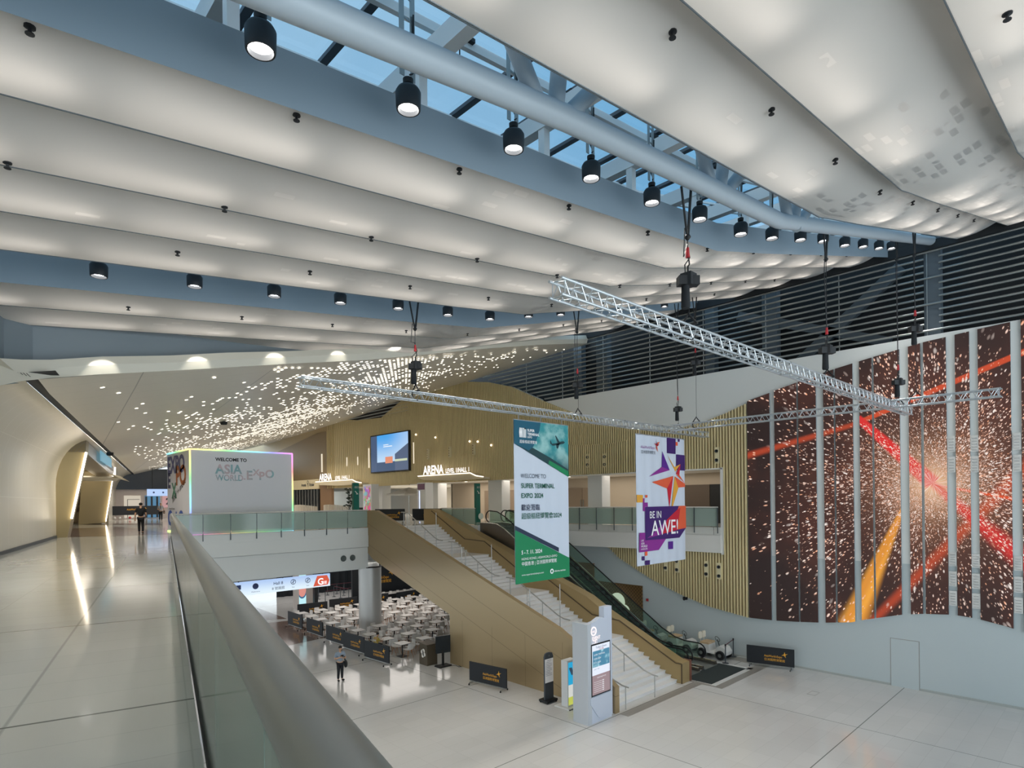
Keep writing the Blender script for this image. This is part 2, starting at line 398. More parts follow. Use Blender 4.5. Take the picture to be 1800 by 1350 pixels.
# ochre cladding: smooth backing and fins in three layers
layB = [(21.7, 12.3), (23, 12.17), (25.3, 12.23), (26.8, 12.4), (32.1, 13.07), (35.7, 14.17), (39.3, 15.17), (44.2, 16.12), (47.8, 16.68), (50.7, 16.78), (54, 16.5), (64.2, 16.5), (70, 15.75), (80, 14.5)]
layC = [(32.5, 10.1), (34.4, 11.17), (37.25, 12.55), (40.9, 11.67), (43.8, 10.95), (46, 10.2)]
def z_under(y): return 10.26 if y < 46 else 10.2
b = MB(); bk = MB(); bk2 = MB(); y = 14.27; pitch = .172
while y < 88:
    top = lerp_list(slat_top, y) if y < 42 else lerp_list([(42, 18.5), (46.8, 18.1), (50.6, 16.8), (55, 17.0), (59, 17.5), (60, 18.6)], y)
    segs = []
    if y < 15.62: segs = [(lerp_list(slat_bot, y), top)]
    else:
        segs = [(z_under(y) - (.06 if y > 29 else 0), top)]
        if y < 23.5: segs.append((lerp_list(slat_bot, y), 5.56))
    for z0, z1 in segs:
        if z1 - z0 < .03: continue
        yy = y + (pitch if y < 60 else pitch * 2)
        (bk if y < 60 else bk2).box((XW - .04, y, z0), (XW + .02, yy, z1), 0)
        if y < 62: b.box((XW - .16, y, z0), (XW - .04, y + .085, z1))
        if z0 > 9:
            if y > 21.7:
                zb = lerp_list(layB, y)
                if zb > z0: b.box((XW - .24, y, z0), (XW - .16, y + .085, zb)) if y < 62 else bk.box((XW - .14, y, z0), (XW - .04, yy, zb))
            if 32.5 < y < 46 and lerp_list(layC, y) > z0: b.box((XW - .32, y, z0), (XW - .24, y + .085, lerp_list(layC, y)))
    y += pitch if y < 60 else pitch * 2
struct(bk.build('wall_right_ochre_backing', M_OCHRE)); struct(bk2.build('wall_right_ochre_smooth', mat('ochre_smooth', '#ad976c', .5)))
b3 = MB(); b3.box((XW - .03, 44, 16.6), (XW + .01, 60.5, 18.7)); struct(b3.build('wall_upper_void_far', M_BLACK))
b3 = MB()
for k in range(5): b3.tube((XW - .1, 46, 17.0 + k * .3), (XW - .1, 59, 17.0 + k * .3), .05, 6)
struct(b3.build('trim_far_louvres', M_SATIN)); struct(b.build('wall_right_ochre_fins', M_OCHRE2))
struct(MB().box((XW - .2, 15.58, 5.5), (XW + .3, 15.72, 10.3)).box((XW - .2, 15.6, 10.2), (XW + .3, 29.4, 10.28)).build('trim_4', M_WHITE))
# dark void and louvres above the white wall
b = MB(); b.box((33.6, -12, 15), (33.8, 46, 21)); b.box((XW + .35, -12, 14.9), (33.8, 29, 15.3)); struct(b.build('wall_upper_void', M_BLACK))
# back corridor behind the opening
b = MB(); b.box((36, 15.7, 7), (36.2, 46, 10.3)); b.box((31.5, 15.5, 5.5), (36.2, 15.7, 10.3)); struct(b.build('wall_corridor_back', mat('warm_beige_wall', '#b9ab98', .6)))
struct(MB().box((31.5, 15.5, 10.26), (36.2, 95, 10.4)).build('ceiling_corridor', mat('corridor_ceiling', '#e4ded4', .6)))
b = MB(); b.box((46, 46, 7), (46.2, 95, 10.3)); b.box((36, 45.9, 7), (46, 46.1, 10.3)); struct(b.build('wall_foyer_back', mat('foyer_beige', '#cfc7b8', .6)))
struct(MB().box((36.0, 46, 10.26), (46.2, 95, 10.4)).build('ceiling_foyer', mat('corridor_ceiling', '#e4ded4', .6)))
# flush door in the white wall
b = MB(); b.box((31.19, 6.6, 0), (31.2, 7.68, 2.15)); d = struct(b.build('door_1', mat('white_wall_dimmed', '#bcc5c6', .4)))
b = MB()
for q in ((6.58, 0, 6.6, 2.17), (7.68, 0, 7.7, 2.17), (6.58, 2.15, 7.7, 2.17)): b.box((31.185, q[0], q[1]), (31.2, q[2], q[3]))
b.build('door_gap', M_GREY, d)
b = MB(); b.box((31.17, -12, 0), (31.2, 6.58, .1)); b.box((31.17, 7.7, 0), (31.2, 15.5, .1)); struct(b.build('baseboard_right', mat('baseboard_grey', '#a9aca8', .4)))
# brown panelled niche and round sign seen past the escalator
mb = mat('woven_bronze_panel', '#6d5230', .45, metal=.3); nt, bb = nodes_of(mb); x, y, z = pos(nt)
ch = (((y * 9).floor() + (z * 9).floor()) * .5).frac() * 2; nt.links.new(mix(nt, ch, hexc('#5a4326'), hexc('#7d6038')), bb.inputs['Base Color'])
t = wthing('feature_panel', 'dark bronze chequered wall panel with a lit round cloud-shaped sign beside the escalator', 'wall panel', (31.1, 22.7, 0))
MB().box((31.08, 20.95, .0), (31.2, 24.4, 3.25)).build('panel', mb, t)
b = MB(); b.lathe([(0, 0), (.55, 0), (.55, .09), (0, .09)], (31.08, 22.75, 2.1), 24, 0, (-1, 0, 0)); b.lathe([(0, 0), (.42, 0), (.42, .09), (0, .09)], (31.075, 22.25, 1.55), 24, 0, (-1, 0, 0)); b.build('round_sign', mat('round_sign_white', '#fff6e6', emit=.9), t)
b = MB()
for k, (py, pz) in enumerate(((22.95, 2.2), (22.85, 2.2), (22.75, 2.2), (22.65, 2.2))): b.box((30.97, py - .03, pz - .06), (30.975, py + .03, pz + .06)); 
b.build('sign_glyphs', M_DGREY, t)
tag(MB().box((31.1, 24.7, 3.0), (31.2, 26.3, 4.38)).build('copper_panel', mat('copper_board', '#8d6748', .5)), 'plain copper brown board on the white wall above the escalator', 'wall panel')
tag(recenter(MB().box((31.14, 20.55, 2.35), (31.2, 20.68, 2.5)).build('alarm_call_point', mat('alarm_red', '#b3242b', .4)), (31.2, 20.6, 2.42)), 'small red fire alarm call point on the white wall', 'fire alarm')
tag(recenter(MB().box((31.0, 17.9, 2.75), (31.2, 18.1, 2.9)).ball((30.98, 18, 2.78), .07).build('security_camera', M_BLACK), (31.2, 18, 2.8)), 'small black camera on the wall under the gold fins', 'security camera')

# ---- left wall, curved into the ceiling. s = distance along Y, section perpendicular
WD = Vector((.2357, .9718, 0)); WN = Vector((.9718, -.2357, 0))       # along, towards the hall
def wall_pt(y, off, z):  # y: station where the wall base line has this Y
    return Vector((1.42 + .2425 * (y - 26.1), y, 0)) + WN * off + Z3 * z
mw = mat('left_wall_panels', '#cfc9b9', .3); nt, bb = nodes_of(mw); x, y, z = pos(nt)
s_ = x * WD.x + y * WD.y; j = ((s_ / 1.15).frac() - .5).abs().lt(.012).max(((z - 8.95).abs()).lt(.012)).max(((z - 11.0).abs()).lt(.01))
nt.links.new(mix(nt, j * .5, hexc('#cfc9b9'), hexc('#ece8dc')), bb.inputs['Base Color'])
prof = [(0, 7.0), (0, 8.2), (0, 9.4)] + [(1.55 * (1 - math.cos(a)), 9.6 + 2.4 * math.sin(a)) for a in [math.pi / 2 * i / 10 for i in range(11)]]
def strip(y0, y1, prof, n): return [[wall_pt(y0 + (y1 - y0) * i / n, o, z) for o, z in prof] for i in range(n + 1)]
b = MB(); b.grid(strip(-12, 37.6, prof, 10)); b.grid(strip(61.5, 80, prof, 6)); struct(b.build('wall_left', mw))
b = MB(); b.grid(strip(37.6, 61.5, prof[8:], 6)); struct(b.build('wall_left_over_portal', mw))
b = MB()
b.grid([[wall_pt(yy, 1.5, 12.06), wall_pt(yy, 2.3, 12.2)] for yy in (20.2, 80)])
for o in range(4): b.grid([[wall_pt(yy, 1.57 + o * .06, 12.0), wall_pt(yy, 1.57 + o * .06 + .02, 12.0)] for yy in (19.8, 80)])
struct(b.build('trim_slot_grille', M_DARK))
struct(MB().grid([[wall_pt(yy, .0, 7.0), wall_pt(yy, .06, 7.0), wall_pt(yy, .06, 7.12), wall_pt(yy, .0, 7.12)] for yy in (-12, 37.4)], smooth=False).build('baseboard_left', M_DGREY))

b = MB(); b.flat([(3.95, 37.9), (5.9, 51), (9.5, 51.5), (9.2, 36.2), (6.5, 36.6)], (0, 0, 7.004), X3, Y3); b.flat([(8.5, 60), (9.9, 61.4), (13.5, 58), (12.5, 52)], (0, 0, 7.004), X3, Y3)
struct(b.build('floor_upper_brown_inlay', M_BROWNSTONE))
# ================================================================ roof: stretched ceiling strips, skylights, steelwork
M_MEMB = bpy.data.materials.new('stretched_ceiling_fabric'); M_MEMB.use_nodes = True
nt = M_MEMB.node_tree; nt.nodes.clear()
o_ = nt.nodes.new('ShaderNodeOutputMaterial'); df = nt.nodes.new('ShaderNodeBsdfDiffuse'); tl = nt.nodes.new('ShaderNodeBsdfTranslucent'); mx_ = nt.nodes.new('ShaderNodeMixShader')
df.inputs[0].default_value = hexc('#e6e2dc'); tl.inputs[0].default_value = hexc('#f8f4ee')
x, y, z = pos(nt)
cx, cy = x / .42, y / .15
r1 = white(nt, comb(nt, cx.floor(), cy.floor(), 3.0))
dens = (x.smooth(1, 15) * .10 + x.smooth(11, 17) * .35 + .012) * (noise(nt, comb(nt, x, y, 0.0), .45, 2).smooth(.35, .65) + .15)
inside = (cy.frac() - .5).abs().lt(.36) * (cx.frac() - .5).abs().lt(.42)
light_patch = r1.lt(dens) * inside  # small rectangles of light painted into the fabric's colour and translucency
gl = nt.nodes.new('ShaderNodeBsdfDiffuse'); gl.inputs[0].default_value = (.95, .93, .90, 1)
m2_ = nt.nodes.new('ShaderNodeMixShader')
nt.links.new((light_patch * .9).s, m2_.inputs[0]); nt.links.new(df.outputs[0], m2_.inputs[1]); nt.links.new(gl.outputs[0], m2_.inputs[2])
mx_.inputs[0].default_value = .45
nt.links.new((light_patch * .25 + .45).s, mx_.inputs[0])
nt.links.new(m2_.outputs[0], mx_.inputs[1]); nt.links.new(tl.outputs[0], mx_.inputs[2]); nt.links.new(mx_.outputs[0], o_.inputs[0])

XS = [-12, -9, -6, -3, 0, 3, 6, 9, 12, 14.2, 15.0, 15.8, 18, 20, 22, 24, 26, 28, 30, 31.35]
def rz(x):      # roof lip height, with a soft bend at the kink
    if abs(x - 15) < 1.0: return 15.2 + (-.117 * .4 if x < 15 else .265 * .4) * 0 + (roof_z(x) - 15.2) + .03
    return roof_z(x)
H_REC = .44
def strip_mesh(ya, yb, mirror=False):
    """ya lip-side far end: recessed at the start, low lip at the end; returns rows"""
    rows = []
    for k in range(9):
        t = k / 8; h = H_REC * (1 - math.sin(math.pi / 2 * min(1, t * 1.15))) if True else 0
        yy = ya + (yb - ya) * t
        rows.append([(x, yy, rz(x) + h) for x in XS])
    rows.append([(x, yb, rz(x) + H_REC + .02) for x in XS])
    return rows
STRIPS = [(7.66, 9.2), (9.2, 11.15), (11.15, 12.95), (12.95, 14.93), (17.19, 19.19), (19.19, 21.18), (21.18, 22.95)]
STRIPS_R = [(3.39, 5.06), (1.47, 3.39), (-.6, 1.47), (-2.4, -.6), (-7.2, -5.0), (-9.4, -7.2), (-11.8, -9.4)]
for ya, yb in STRIPS + STRIPS_R:
    if ya > yb: ya_, yb_ = ya, yb
    b = MB()
    if ya < yb: b.grid(strip_mesh(ya, yb))
    else: b.grid([[p for p in r] for r in strip_mesh(ya, yb)])
    struct(b.build('ceiling_strip', M_MEMB))
# seams: thin shadow-gap trims at the low lips
b = MB()
for ya, yb in STRIPS + STRIPS_R:
    for (xa, xb) in zip(XS, XS[1:]): b.beam((xa, yb + (.012 if yb > ya else -.012), rz(xa) - .0), (xb, yb + (.012 if yb > ya else -.012), rz(xb) - .0), .014, .02)
struct(b.build('trim_ceiling_seams', mat('seam_grey', '#5a6266', .5)))
# solid deck above the fabric, open over the skylights
b = MB()
for ya, yb in ((7.62, 14.95), (17.15, 24.2), (-2.5, 5.1), (-12, -4.9)):
    rows = [[(x, yy, rz(x) + .74) for x in XS] for yy in (ya, yb)]; b.grid(rows, smooth=False)
struct(b.build('ceiling_deck', mat('deck_grey', '#5c5c5a', .8)))
# lamps above the fabric
for ya, yb in STRIPS + STRIPS_R[:4]:
    s_ = 1 if yb > ya else -1
    yl = yb - s_ * .42
    xx = -3.6 + (ya * .7) % 1.6
    while xx < 31:
        if abs(xx - 15) > .4:
            area_light('ceiling_backlight', (xx, yl, rz(xx) + .50), 2.5, .22, P_BACKLIGHT, (1, .94, .88), (0, 0, 0))
        xx += 2.93
# blue-grey vertical fascias of the skylight wells
def well(ylo, yhi, h=.74):
    b = MB()
    for yy in (ylo, yhi):
        lo = [(x, yy, rz(x) - .01) for x in XS]; hi = [(x, yy, rz(x) + h) for x in XS]
        b.grid([lo, hi], smooth=False)
    return struct(b.build('trim_skylight_well', M_BLUEP))
well(5.04, 7.62); well(14.95, 17.15); well(-4.9, -2.5)
# grey edge beam of the second skylight
# skylight glass and white steel above
def skylight(ylo, yhi):
    b = MB(); rows = [[(x, yy, rz(x) + 2.6) for x in XS] for yy in (ylo - 6, yhi + 9)]; b.grid(rows, smooth=False)
    g = struct(b.build('window_skylight', M_SKYG))
    b = MB()
    for x in [i * 3.0 - 9.2 for i in range(14)]:          # cross beams
        if x > 31: break
        b.beam((x, ylo - 3, rz(x) + 1.75), (x, yhi + 6, rz(x) + 1.75), .22, .36); b.beam((x, yhi + .5, rz(x) + .74), (x, yhi + .5, rz(x) + 1.7), .16, .16)
    for yy in (ylo - .6, ylo + .9, yhi + .2, yhi + 2.2, yhi + 4.2):   # purlins along X
        for (xa, xb) in zip(XS, XS[1:]): b.beam((xa, yy, rz(xa) + 2.2), (xb, yy, rz(xb) + 2.2), .09, .13); b.beam((xa, yy + .25, rz(xa) + 2.5), (xb, yy + .25, rz(xb) + 2.5), .05, .06)
    b.build('roof_steel', M_WSTEEL, g)
    b = MB()
    for i in range(21):
        x = -9.2 + 1.5 * i + .75
        if x < 31: b.beam((x, ylo - 3, rz(x) + 2.55), (x, yhi + 3, rz(x) + 2.55), .14, .08)
    b.build('glazing_bar', M_DGREY, g)
    b = MB()
    for i in range(14):
        x = -8.6 + 3.0 * i
        if x < 31:
            for yy in (ylo + .9, yhi + .2): b.box((x - .25, yy - .12, rz(x) + 2.25), (x + .25, yy + .12, rz(x) + 2.32)); b.tube((x, yy, rz(x) + 1.5), (x, yy, rz(x) + 2.3), .012, 5)
    b.build('bracket', M_DARK, g)
    # concrete upstands closing the roof beside the glass
for a in ((5.04, 7.62), (14.95, 17.15), (-4.9, -2.5)): skylight(*a)

# white tubular roof truss running through the first skylight
t = wthing('roof_truss', 'large white tubular steel roof truss running through the nearest skylight', 'roof truss', (0, 6.0, 13.7))
YT = 6.0
def pz(x): return 13.92 + .158 * (x - 3.2) if x < 7 else (14.52 + .119 * (x - 7) if x < 15 else 15.47 + .262 * (x - 15))
pts = [(x, YT, pz(x)) for x in (-9, -6, -3, 0, 3.2, 5, 7, 9, 11, 13, 14.3, 15, 15.8, 18, 21, 24, 27, 30, 31.4)]
M_PIPE = mat('pipe_grey_white', '#a5b0b8', .45)
MB().pipe(pts, .185, 20).build('bottom_chord', M_PIPE, t)
for k, x in enumerate((-5.1, .6, 6.4, 11.6, 15.6)):
    b = MB(); b.tube((x, YT, pz(x)), (x - 2.7, YT - .5, pz(x) + 2.4), .13, 14); b.build('diagonal', M_PIPE, t)
    b = MB(); b.tube((x + .35, YT, pz(x)), (x + .35, YT - .35, pz(x) + 2.4), .13, 14); b.build('vertical', M_PIPE, t)
    b = MB(); b.tube((x + .5, YT, pz(x)), (x + 2.6, YT - .5, pz(x) + 2.4), .13, 14); b.build('diagonal', M_PIPE, t)
# sprinklers
def mk_sprinkler():
    b = MB(); b.lathe([(0, 0), (.055, 0), (.055, -.02), (.02, -.03), (.018, -.07), (.045, -.08), (.045, -.09), (0, -.095)], (0, 0, 0), 10); return b.build('sprinkler', M_DARK)
sp0 = None
rows_y = {1.02: 'first', 3.9: 'second', 8.1: 'third', 11.05: 'fourth', 13.93: 'fifth', 18.5: 'sixth', 21.35: 'seventh'}
for yy, nm in rows_y.items():
    for i in range(10):
        x = .73 + 2.93 * i
        if x > 29: continue
        ya, yb = [s for s in STRIPS + STRIPS_R if min(s) <= yy <= max(s)][0]
        tt = (yy - ya) / (yb - ya); h = H_REC * (1 - math.sin(math.pi / 2 * min(1, tt * 1.15)))
        if sp0 is None: sp0 = o = mk_sprinkler()
        else: o = sp0.copy(); COL.objects.link(o)
        o.location = (x, yy, rz(x) + h + .005)
        tag(o, 'small dark sprinkler head on the stretched ceiling, %s row counted from the right' % nm, 'sprinkler', 'sprinklers, %s row' % nm)
# drum downlights under the skylights
def mk_lamp():
    t = thing('downlight', '', 'spotlight')
    b = MB(); b.lathe([(0, .12), (.10, .12), (.15, .10), (.178, .05), (.172, -.16), (.165, -.19), (.145, -.19), (.145, -.10)], (0, 0, 0), 24); b.build('housing', M_DARK, t)
    MB().lathe([(0, -.12), (.146, -.12)], (0, 0, 0), 20).build('lens', mat('lamp_lens', '#ffffff', emit=14.0), t)
    b = MB(); b.tube((0, 0, .1), (0, 0, .22), .035, 8); b.lathe([(0, .15), (.07, .17), (.075, .24), (0, .26)], (0, 0, 0), 12); b.build('joint', M_BLACK, t)
    b = MB()
    for dx, dy in ((-.1, 0), (.1, .03)):
        for e in (-.02, .02): b.beam((dx + e, dy, .26), (dx + e, dy, 2.2), .012, .04)
    for k in range(6): b.beam((-.1, 0, .5 + k * .3), (.1, .03, .5 + k * .3), .01, .03)
    b.build('hanger', M_SATIN, t)
    b = MB(); b.pipe([(.03, 0, .32), (.12, .04, .40), (.05, .06, .52), (.11, .02, .7), (.1, .0, 1.2)], .013, 6); b.build('cable', M_BLACK, t)
    return t
lamp0 = None
near = [(2.74, 14.10), (4.79, 14.33), (6.85, 14.59), (8.88, 14.85), (10.93, 15.08), (12.95, 15.37), (15.08, 15.66), (17.03, 16.13), (19.13, 16.7), (21.09, 17.23), (23.24, 17.71), (25.33, 18.26), (27.4, 18.79), (29.22, 19.3)]
far = [(2.59, 13.91), (4.55, 14.15), (6.51, 14.36), (8.44, 14.6), (10.41, 14.86), (12.37, 15.06), (14.27, 15.3), (16.25, 15.8), (18.1, 16.25), (20.2, 16.8), (22.1, 17.3), (23.86, 17.8), (25.83, 18.25)]
ordn = ['first', 'second', 'third', 'fourth', 'fifth', 'sixth', 'seventh', 'eighth', 'ninth', 'tenth', 'eleventh', 'twelfth', 'thirteenth', 'fourteenth']
for rn, yy, L in (('nearest', 7.0, near), ('second', 15.9, far)):
    for i, (x, z) in enumerate(L):
        lab = 'black drum spotlight in the %s skylight, %s from the left of its row' % (rn, ordn[i])
        if lamp0 is None: lamp0 = mk_lamp(); o = lamp0; o['label'] = lab; o['group'] = 'drum spotlights in the %s skylight' % rn; o.location = (x, yy, z)
        else: o = dup(lamp0, (x, yy, z), 0, lab, 'drum spotlights in the %s skylight' % rn)
        spot_light('downlight_beam', (x, yy, z - .14), P_DOWN, 96, (1, .94, .86), (0, 0, 0), .6, .12)

# fascia band and the perforated ceiling with lights
BL = [(-2.2, 12.6, 10.3, 11.3), (-.9, 15.2, 10.8, 11.7), (.2, 17.0, 11.1, 11.95), (1.04, 18.6, 11.5, 12.15), (1.55, 19.75, 11.85, 12.4), (2.2, 20.33, 12.1, 12.6), (3.41, 20.56, 12.41, 12.92), (5.25, 20.87, 12.82, 13.3), (7.05, 21.17, 13.24, 13.74), (9.16, 21.52, 13.73, 14.2), (12.79, 22.13, 14.54, 15.04), (16.79, 22.79, 15.57, 16.0), (21.02, 23.5, 16.68, 17.12), (25.82, 24.3, 17.85, 18.35), (31.3, 25.2, 19.06, 19.6)]
b = MB(); b.grid([[(p[0], p[1], p[2]) for p in BL], [(p[0] - .02, p[1] - .1, (p[2] + p[3]) / 2) for p in BL], [(p[0], p[1], p[3]) for p in BL], [(p[0] - .1, p[1] + .5, p[3] + .03) for p in BL]])
struct(b.build('trim_curved_fascia', mat('fascia_cream', '#d6d2c4', .35)))
b = MB(); b.grid([[(p[0] - .3, p[1] + .9, p[2]) for p in BL], [(p[0] - .3, p[1] + .9, rz(p[0]) + .6) for p in BL]], smooth=False); struct(b.build('wall_above_fascia', M_BLUEP))
for i, (x, yb_, z0) in enumerate(((3.55, 20.5, 13.1), (6.2, 20.95, 13.7), (8.9, 21.4, 14.35), (11.6, 21.85, 14.95), (14.3, 22.3, 15.55), (17.2, 22.85, 16.5), (19.6, 23.2, 17.15), (22.1, 23.6, 17.8), (24.8, 24.1, 18.5), (28, 24.6, 19.3), (-.3, 15.4, 12.2))):
    spot_light('fascia_wash', (x, yb_ - .62, z0 + .12), 75, 62, (1, .95, .86), (math.radians(30), 0, math.radians(9)), .5, .03)
zR = [(20, 19.06), (25, 19.06), (32, 18.67), (37, 18.4), (48, 18.05), (56, 17.4), (78, 16.4), (95, 16)]
def xl(y): return .2425 * y - 3.07
def zdot(x, y):
    l = xl(max(y, 20)); t = (x - l) / (31.3 - l)
    return 12 + (lerp_list(zR, y) - 12) * t
rows = []
for i in range(25):
    s_ = i / 24; row = []
    for j in range(17):
        t = j / 16
        x0 = 1.9 + (31.3 - 1.9) * t; y0 = lerp_list([(p[0], p[1]) for p in BL], x0); z0 = lerp_list([(p[0], p[2]) for p in BL], x0)
        y1 = 80; x1 = xl(y1) + (31.3 - xl(y1)) * t; z1 = zdot(x1, y1)
        yy = y0 + (y1 - y0) * s_; xx = xl(yy) + (31.3 - xl(yy)) * t if s_ > 0 else x0
        row.append((xx, yy, zdot(xx, yy) if s_ > 0 else z0))
    rows.append(row)
md = mat('perforated_ceiling_panel', '#e2dbcd', .42); nt, bb = nodes_of(md); x, y, z = pos(nt)
j = ((x / 4.4 - y / 40).frac() - .5).abs().lt(.004).max(((y / 1.3).frac() - .5).abs().lt(.008) * .4)
nt.links.new(mix(nt, j * .6, hexc('#e2dbcd'), hexc('#7b766c')), bb.inputs['Base Color'])
struct(MB().grid(rows).build('ceiling', md))
M_DOT = mat('lit_ceiling_dot', '#fff8ea', emit=5.0, sample=False)
def hexd(b, c, r, e1, e2):
    b.add([Vector(c) + (e1 * math.cos(math.pi / 3 * k) * 1.25 + e2 * math.sin(math.pi / 3 * k)) * r for k in range(6)], [(0, 1, 2, 3, 4, 5)])
rnd = random.Random(3); dots = []
P_ = .34
from mathutils import noise as MN
for i in range(0, 92):
    for j in range(0, 160):
        x = 2.0 + i * P_ ; y = 20.8 + j * P_ + (i % 2) * P_ / 2
        if x > 30.6 or x < xl(y) + 1.2: continue
        y0 = lerp_list([(p[0], p[1]) for p in BL], x) + .35
        if y < y0: continue
        u = (x - 14.5) / 11; v_ = (y - 36) / 20
        near_edge = (x - xl(y)) / (31.3 - xl(y))
        d = math.exp(-((near_edge - .46) / .27) ** 2) * (1.0 if y < 60 else .8)
        wave = .5 + .5 * MN.noise(Vector((x * .22, y * .16, 0))) * 1.9
        pr = d * (.25 + .85 * max(0, min(1, wave)))
        if y < 26 and x < 9: pr *= .35
        band_ = 1.0 if MN.noise(Vector(((x + y) * .5, (x - y) * .12, 5))) > -.12 else .35
        if rnd.random() < pr * band_: dots.append((x, y))
cp = Vector((0, 0, HC))
dots.sort(key=lambda p: (p[0] ** 2 + p[1] ** 2))
def dnorm(x, y):
    ex = Vector((1, 0, zdot(x + .5, y) - zdot(x - .5, y))).normalized(); ey = Vector((0, 1, (zdot(x, y + .5) - zdot(x, y - .5)))).normalized()
    return ex, ey
d0 = None
for k, (x, y) in enumerate(dots[:300]):
    ex, ey = dnorm(x, y)
    if d0 is None:
        b = MB(); hexd(b, (0, 0, 0), .056, X3, Y3); d0 = o = b.build('ceiling_light', M_DOT)
    else: o = d0.copy(); COL.objects.link(o)
    n = ex.cross(ey); Rm = Matrix((ex, n.cross(ex).normalized(), n)).transposed()
    o.matrix_world = Matrix.Translation((x, y, zdot(x, y) - .02)) @ Rm.to_4x4()
    tag(o, 'one of the nearest small lit hexagons in the perforated sloping ceiling', 'ceiling light', 'nearest lit hexagons of the perforated ceiling')
b = MB()
for (x, y) in dots[300:]:
    ex, ey = dnorm(x, y); hexd(b, (x, y, zdot(x, y) - .02), .058, ex, ey)
tag(b.build('ceiling_lights', M_DOT), 'hundreds of small lit hexagons scattered over the far part of the perforated ceiling', 'ceiling lights', None, 'stuff')
# round black ceiling speakers
for k, (x, y, lab) in enumerate(((7.9, 45.5, 'black round speaker on the perforated ceiling above the portal'), (12.4, 38.0, 'black round speaker among the ceiling lights above the white cube'))):
    o = MB().lathe([(0, 0), (.2, 0), (.2, -.14), (.16, -.2), (0, -.22)], (0, 0, 0), 16).build('ceiling_speaker', M_BLACK); o.location = (x, y, zdot(x, y)); tag(o, lab, 'speaker')

# louvres and columns of the dark plant level
t = wthing('louvre_screen', 'screen of grey horizontal tubes in front of the dark void under the roof', 'louvre screen', (31.4, 14, 15.7))
zl = 15.86; k = 0
while zl < 19.35:
    y1 = 29 + (zl - 15.8) * 2.6
    for (ya, yb) in (((-12, 5.75), (6.3, y1)) if k % 4 not in (0,) else ((-12, y1),)):
        MB().tube((31.35, ya, zl), (31.35, yb, zl), .052, 8).build('tube', M_SATIN, t)
    zl += .288; k += 1
b = MB()
for yy in [-8 + 3.55 * i for i in range(12)]: b.tube((31.42, yy, 15.5), (31.42, yy, 19.4), .025, 6)
b.build('hanger_rods', M_SATIN, t)
for (ya, yb, x0) in ((5.72, 6.32, 31.5), (13.2, 14.0, 32.6), (24.0, 24.9, 31.9), (27.0, 27.7, 32.9), (17.0, 17.6, 33)):
    tag(recenter(MB().box((x0, ya, 15.3), (x0 + .5, yb, 20)).build('steel_column', mat('grey_steel_column', '#59646c', .5)), (x0, ya, 15.3)), {5.72: 'grey steel column between the louvre tubes at the right', 13.2: 'grey steel column behind the louvres above the truss crossing', 24.0: 'grey steel column at the left end of the louvres', 27.0: 'dim column furthest left behind the louvres', 17.0: 'dim grey column behind the middle of the louvres'}[ya], 'column')
b = MB(); b.beam((33, 7.5, 19.5), (33, 12.5, 15.5), .3, .55); b.beam((33, 15.5, 19.0), (33, 8.0, 16.0), .3, .45)
tag(b.build('roof_bracing', mat('grey_steel_column', '#59646c', .5)), 'dark grey crossed diagonal braces behind the louvres', 'bracing')
b = MB(); b.box((31.2, -12, 19.35), (31.5, 26, 19.75)); struct(b.build('trim_louvre_head', M_DARK))
# ================================================================ LED wall
ml = bpy.data.materials.new('led_picture'); ml.use_nodes = True
nt, bb = nodes_of(ml); x, y, z = pos(nt); _mats['led_picture'] = ml
CY_, CZ_ = 6.0, 9.15
dy, dz = (y - CY_) * -1.0, z - CZ_
ang = dz.atan2(dy); rad = (dy * dy + dz * dz).sqrt()
# sparks: short dashes pointing away from the burst, cells in (angle, log radius)
lr = rad.max(.5)._m('LOGARITHM', 2.718)
def sparks(sa, sr, thr, seed, size):
    warp = noise(nt, comb(nt, y, z, seed), .6, 2)
    vec = comb(nt, ang * sa + warp * 1.5, lr * sr + warp * 2.0, seed)
    d, c = voro(nt, vec, 1.0)
    h = nt.nodes.new('ShaderNodeSeparateColor'); nt.links.new(c, h.inputs[0])
    a, bl = V(nt, h.outputs[0]), V(nt, h.outputs[1])
    return (V(nt, (d / (bl * size + size * .3)).s)._m('SUBTRACT', 1.0) * -1.0).max(0.0).pow(.6) * a.gt(thr), bl
cl = noise(nt, comb(nt, y, z, 2.0), .34, 3).smooth(.40, .62)
near_ = (rad * -.16).pow(1)._m('ADD', 1.0)
core = (rad * -.42)._m('EXPONENT'); hot = (rad * -1.3)._m('EXPONENT')
dens_ = (rad * -.20)._m('EXPONENT') * .8 + cl * .45
t2 = (dens_ * .75 - 1.02) * -1.0; t3 = (dens_ * .85 - 1.0) * -1.0
s1, b1 = sparks(22, 11, t2, 1.0, .38)
s2, b2 = sparks(44, 20, t2, 7.0, .40)
s3, b3 = sparks(76, 34, t3, 11.0, .44)
vd, vc = voro(nt, comb(nt, y, z, 0.0), 5.5)
hh = nt.nodes.new('ShaderNodeSeparateColor'); nt.links.new(vc, hh.inputs[0])
s4 = (vd / .13 - 1.0) * -1.0
s4 = s4.max(0.0) * V(nt, hh.outputs[0]).gt(.55)
amt = cl * 1.1 + .18 + core * 1.2
sp = ((s1 * 1.3 * rad.smooth(4.5, 1.0) + s2 * 1.5 * rad.smooth(9, 2) + s3 * 1.6) * (amt * .5 + .5) + s4 * .9 * (cl + .2)).clamp()
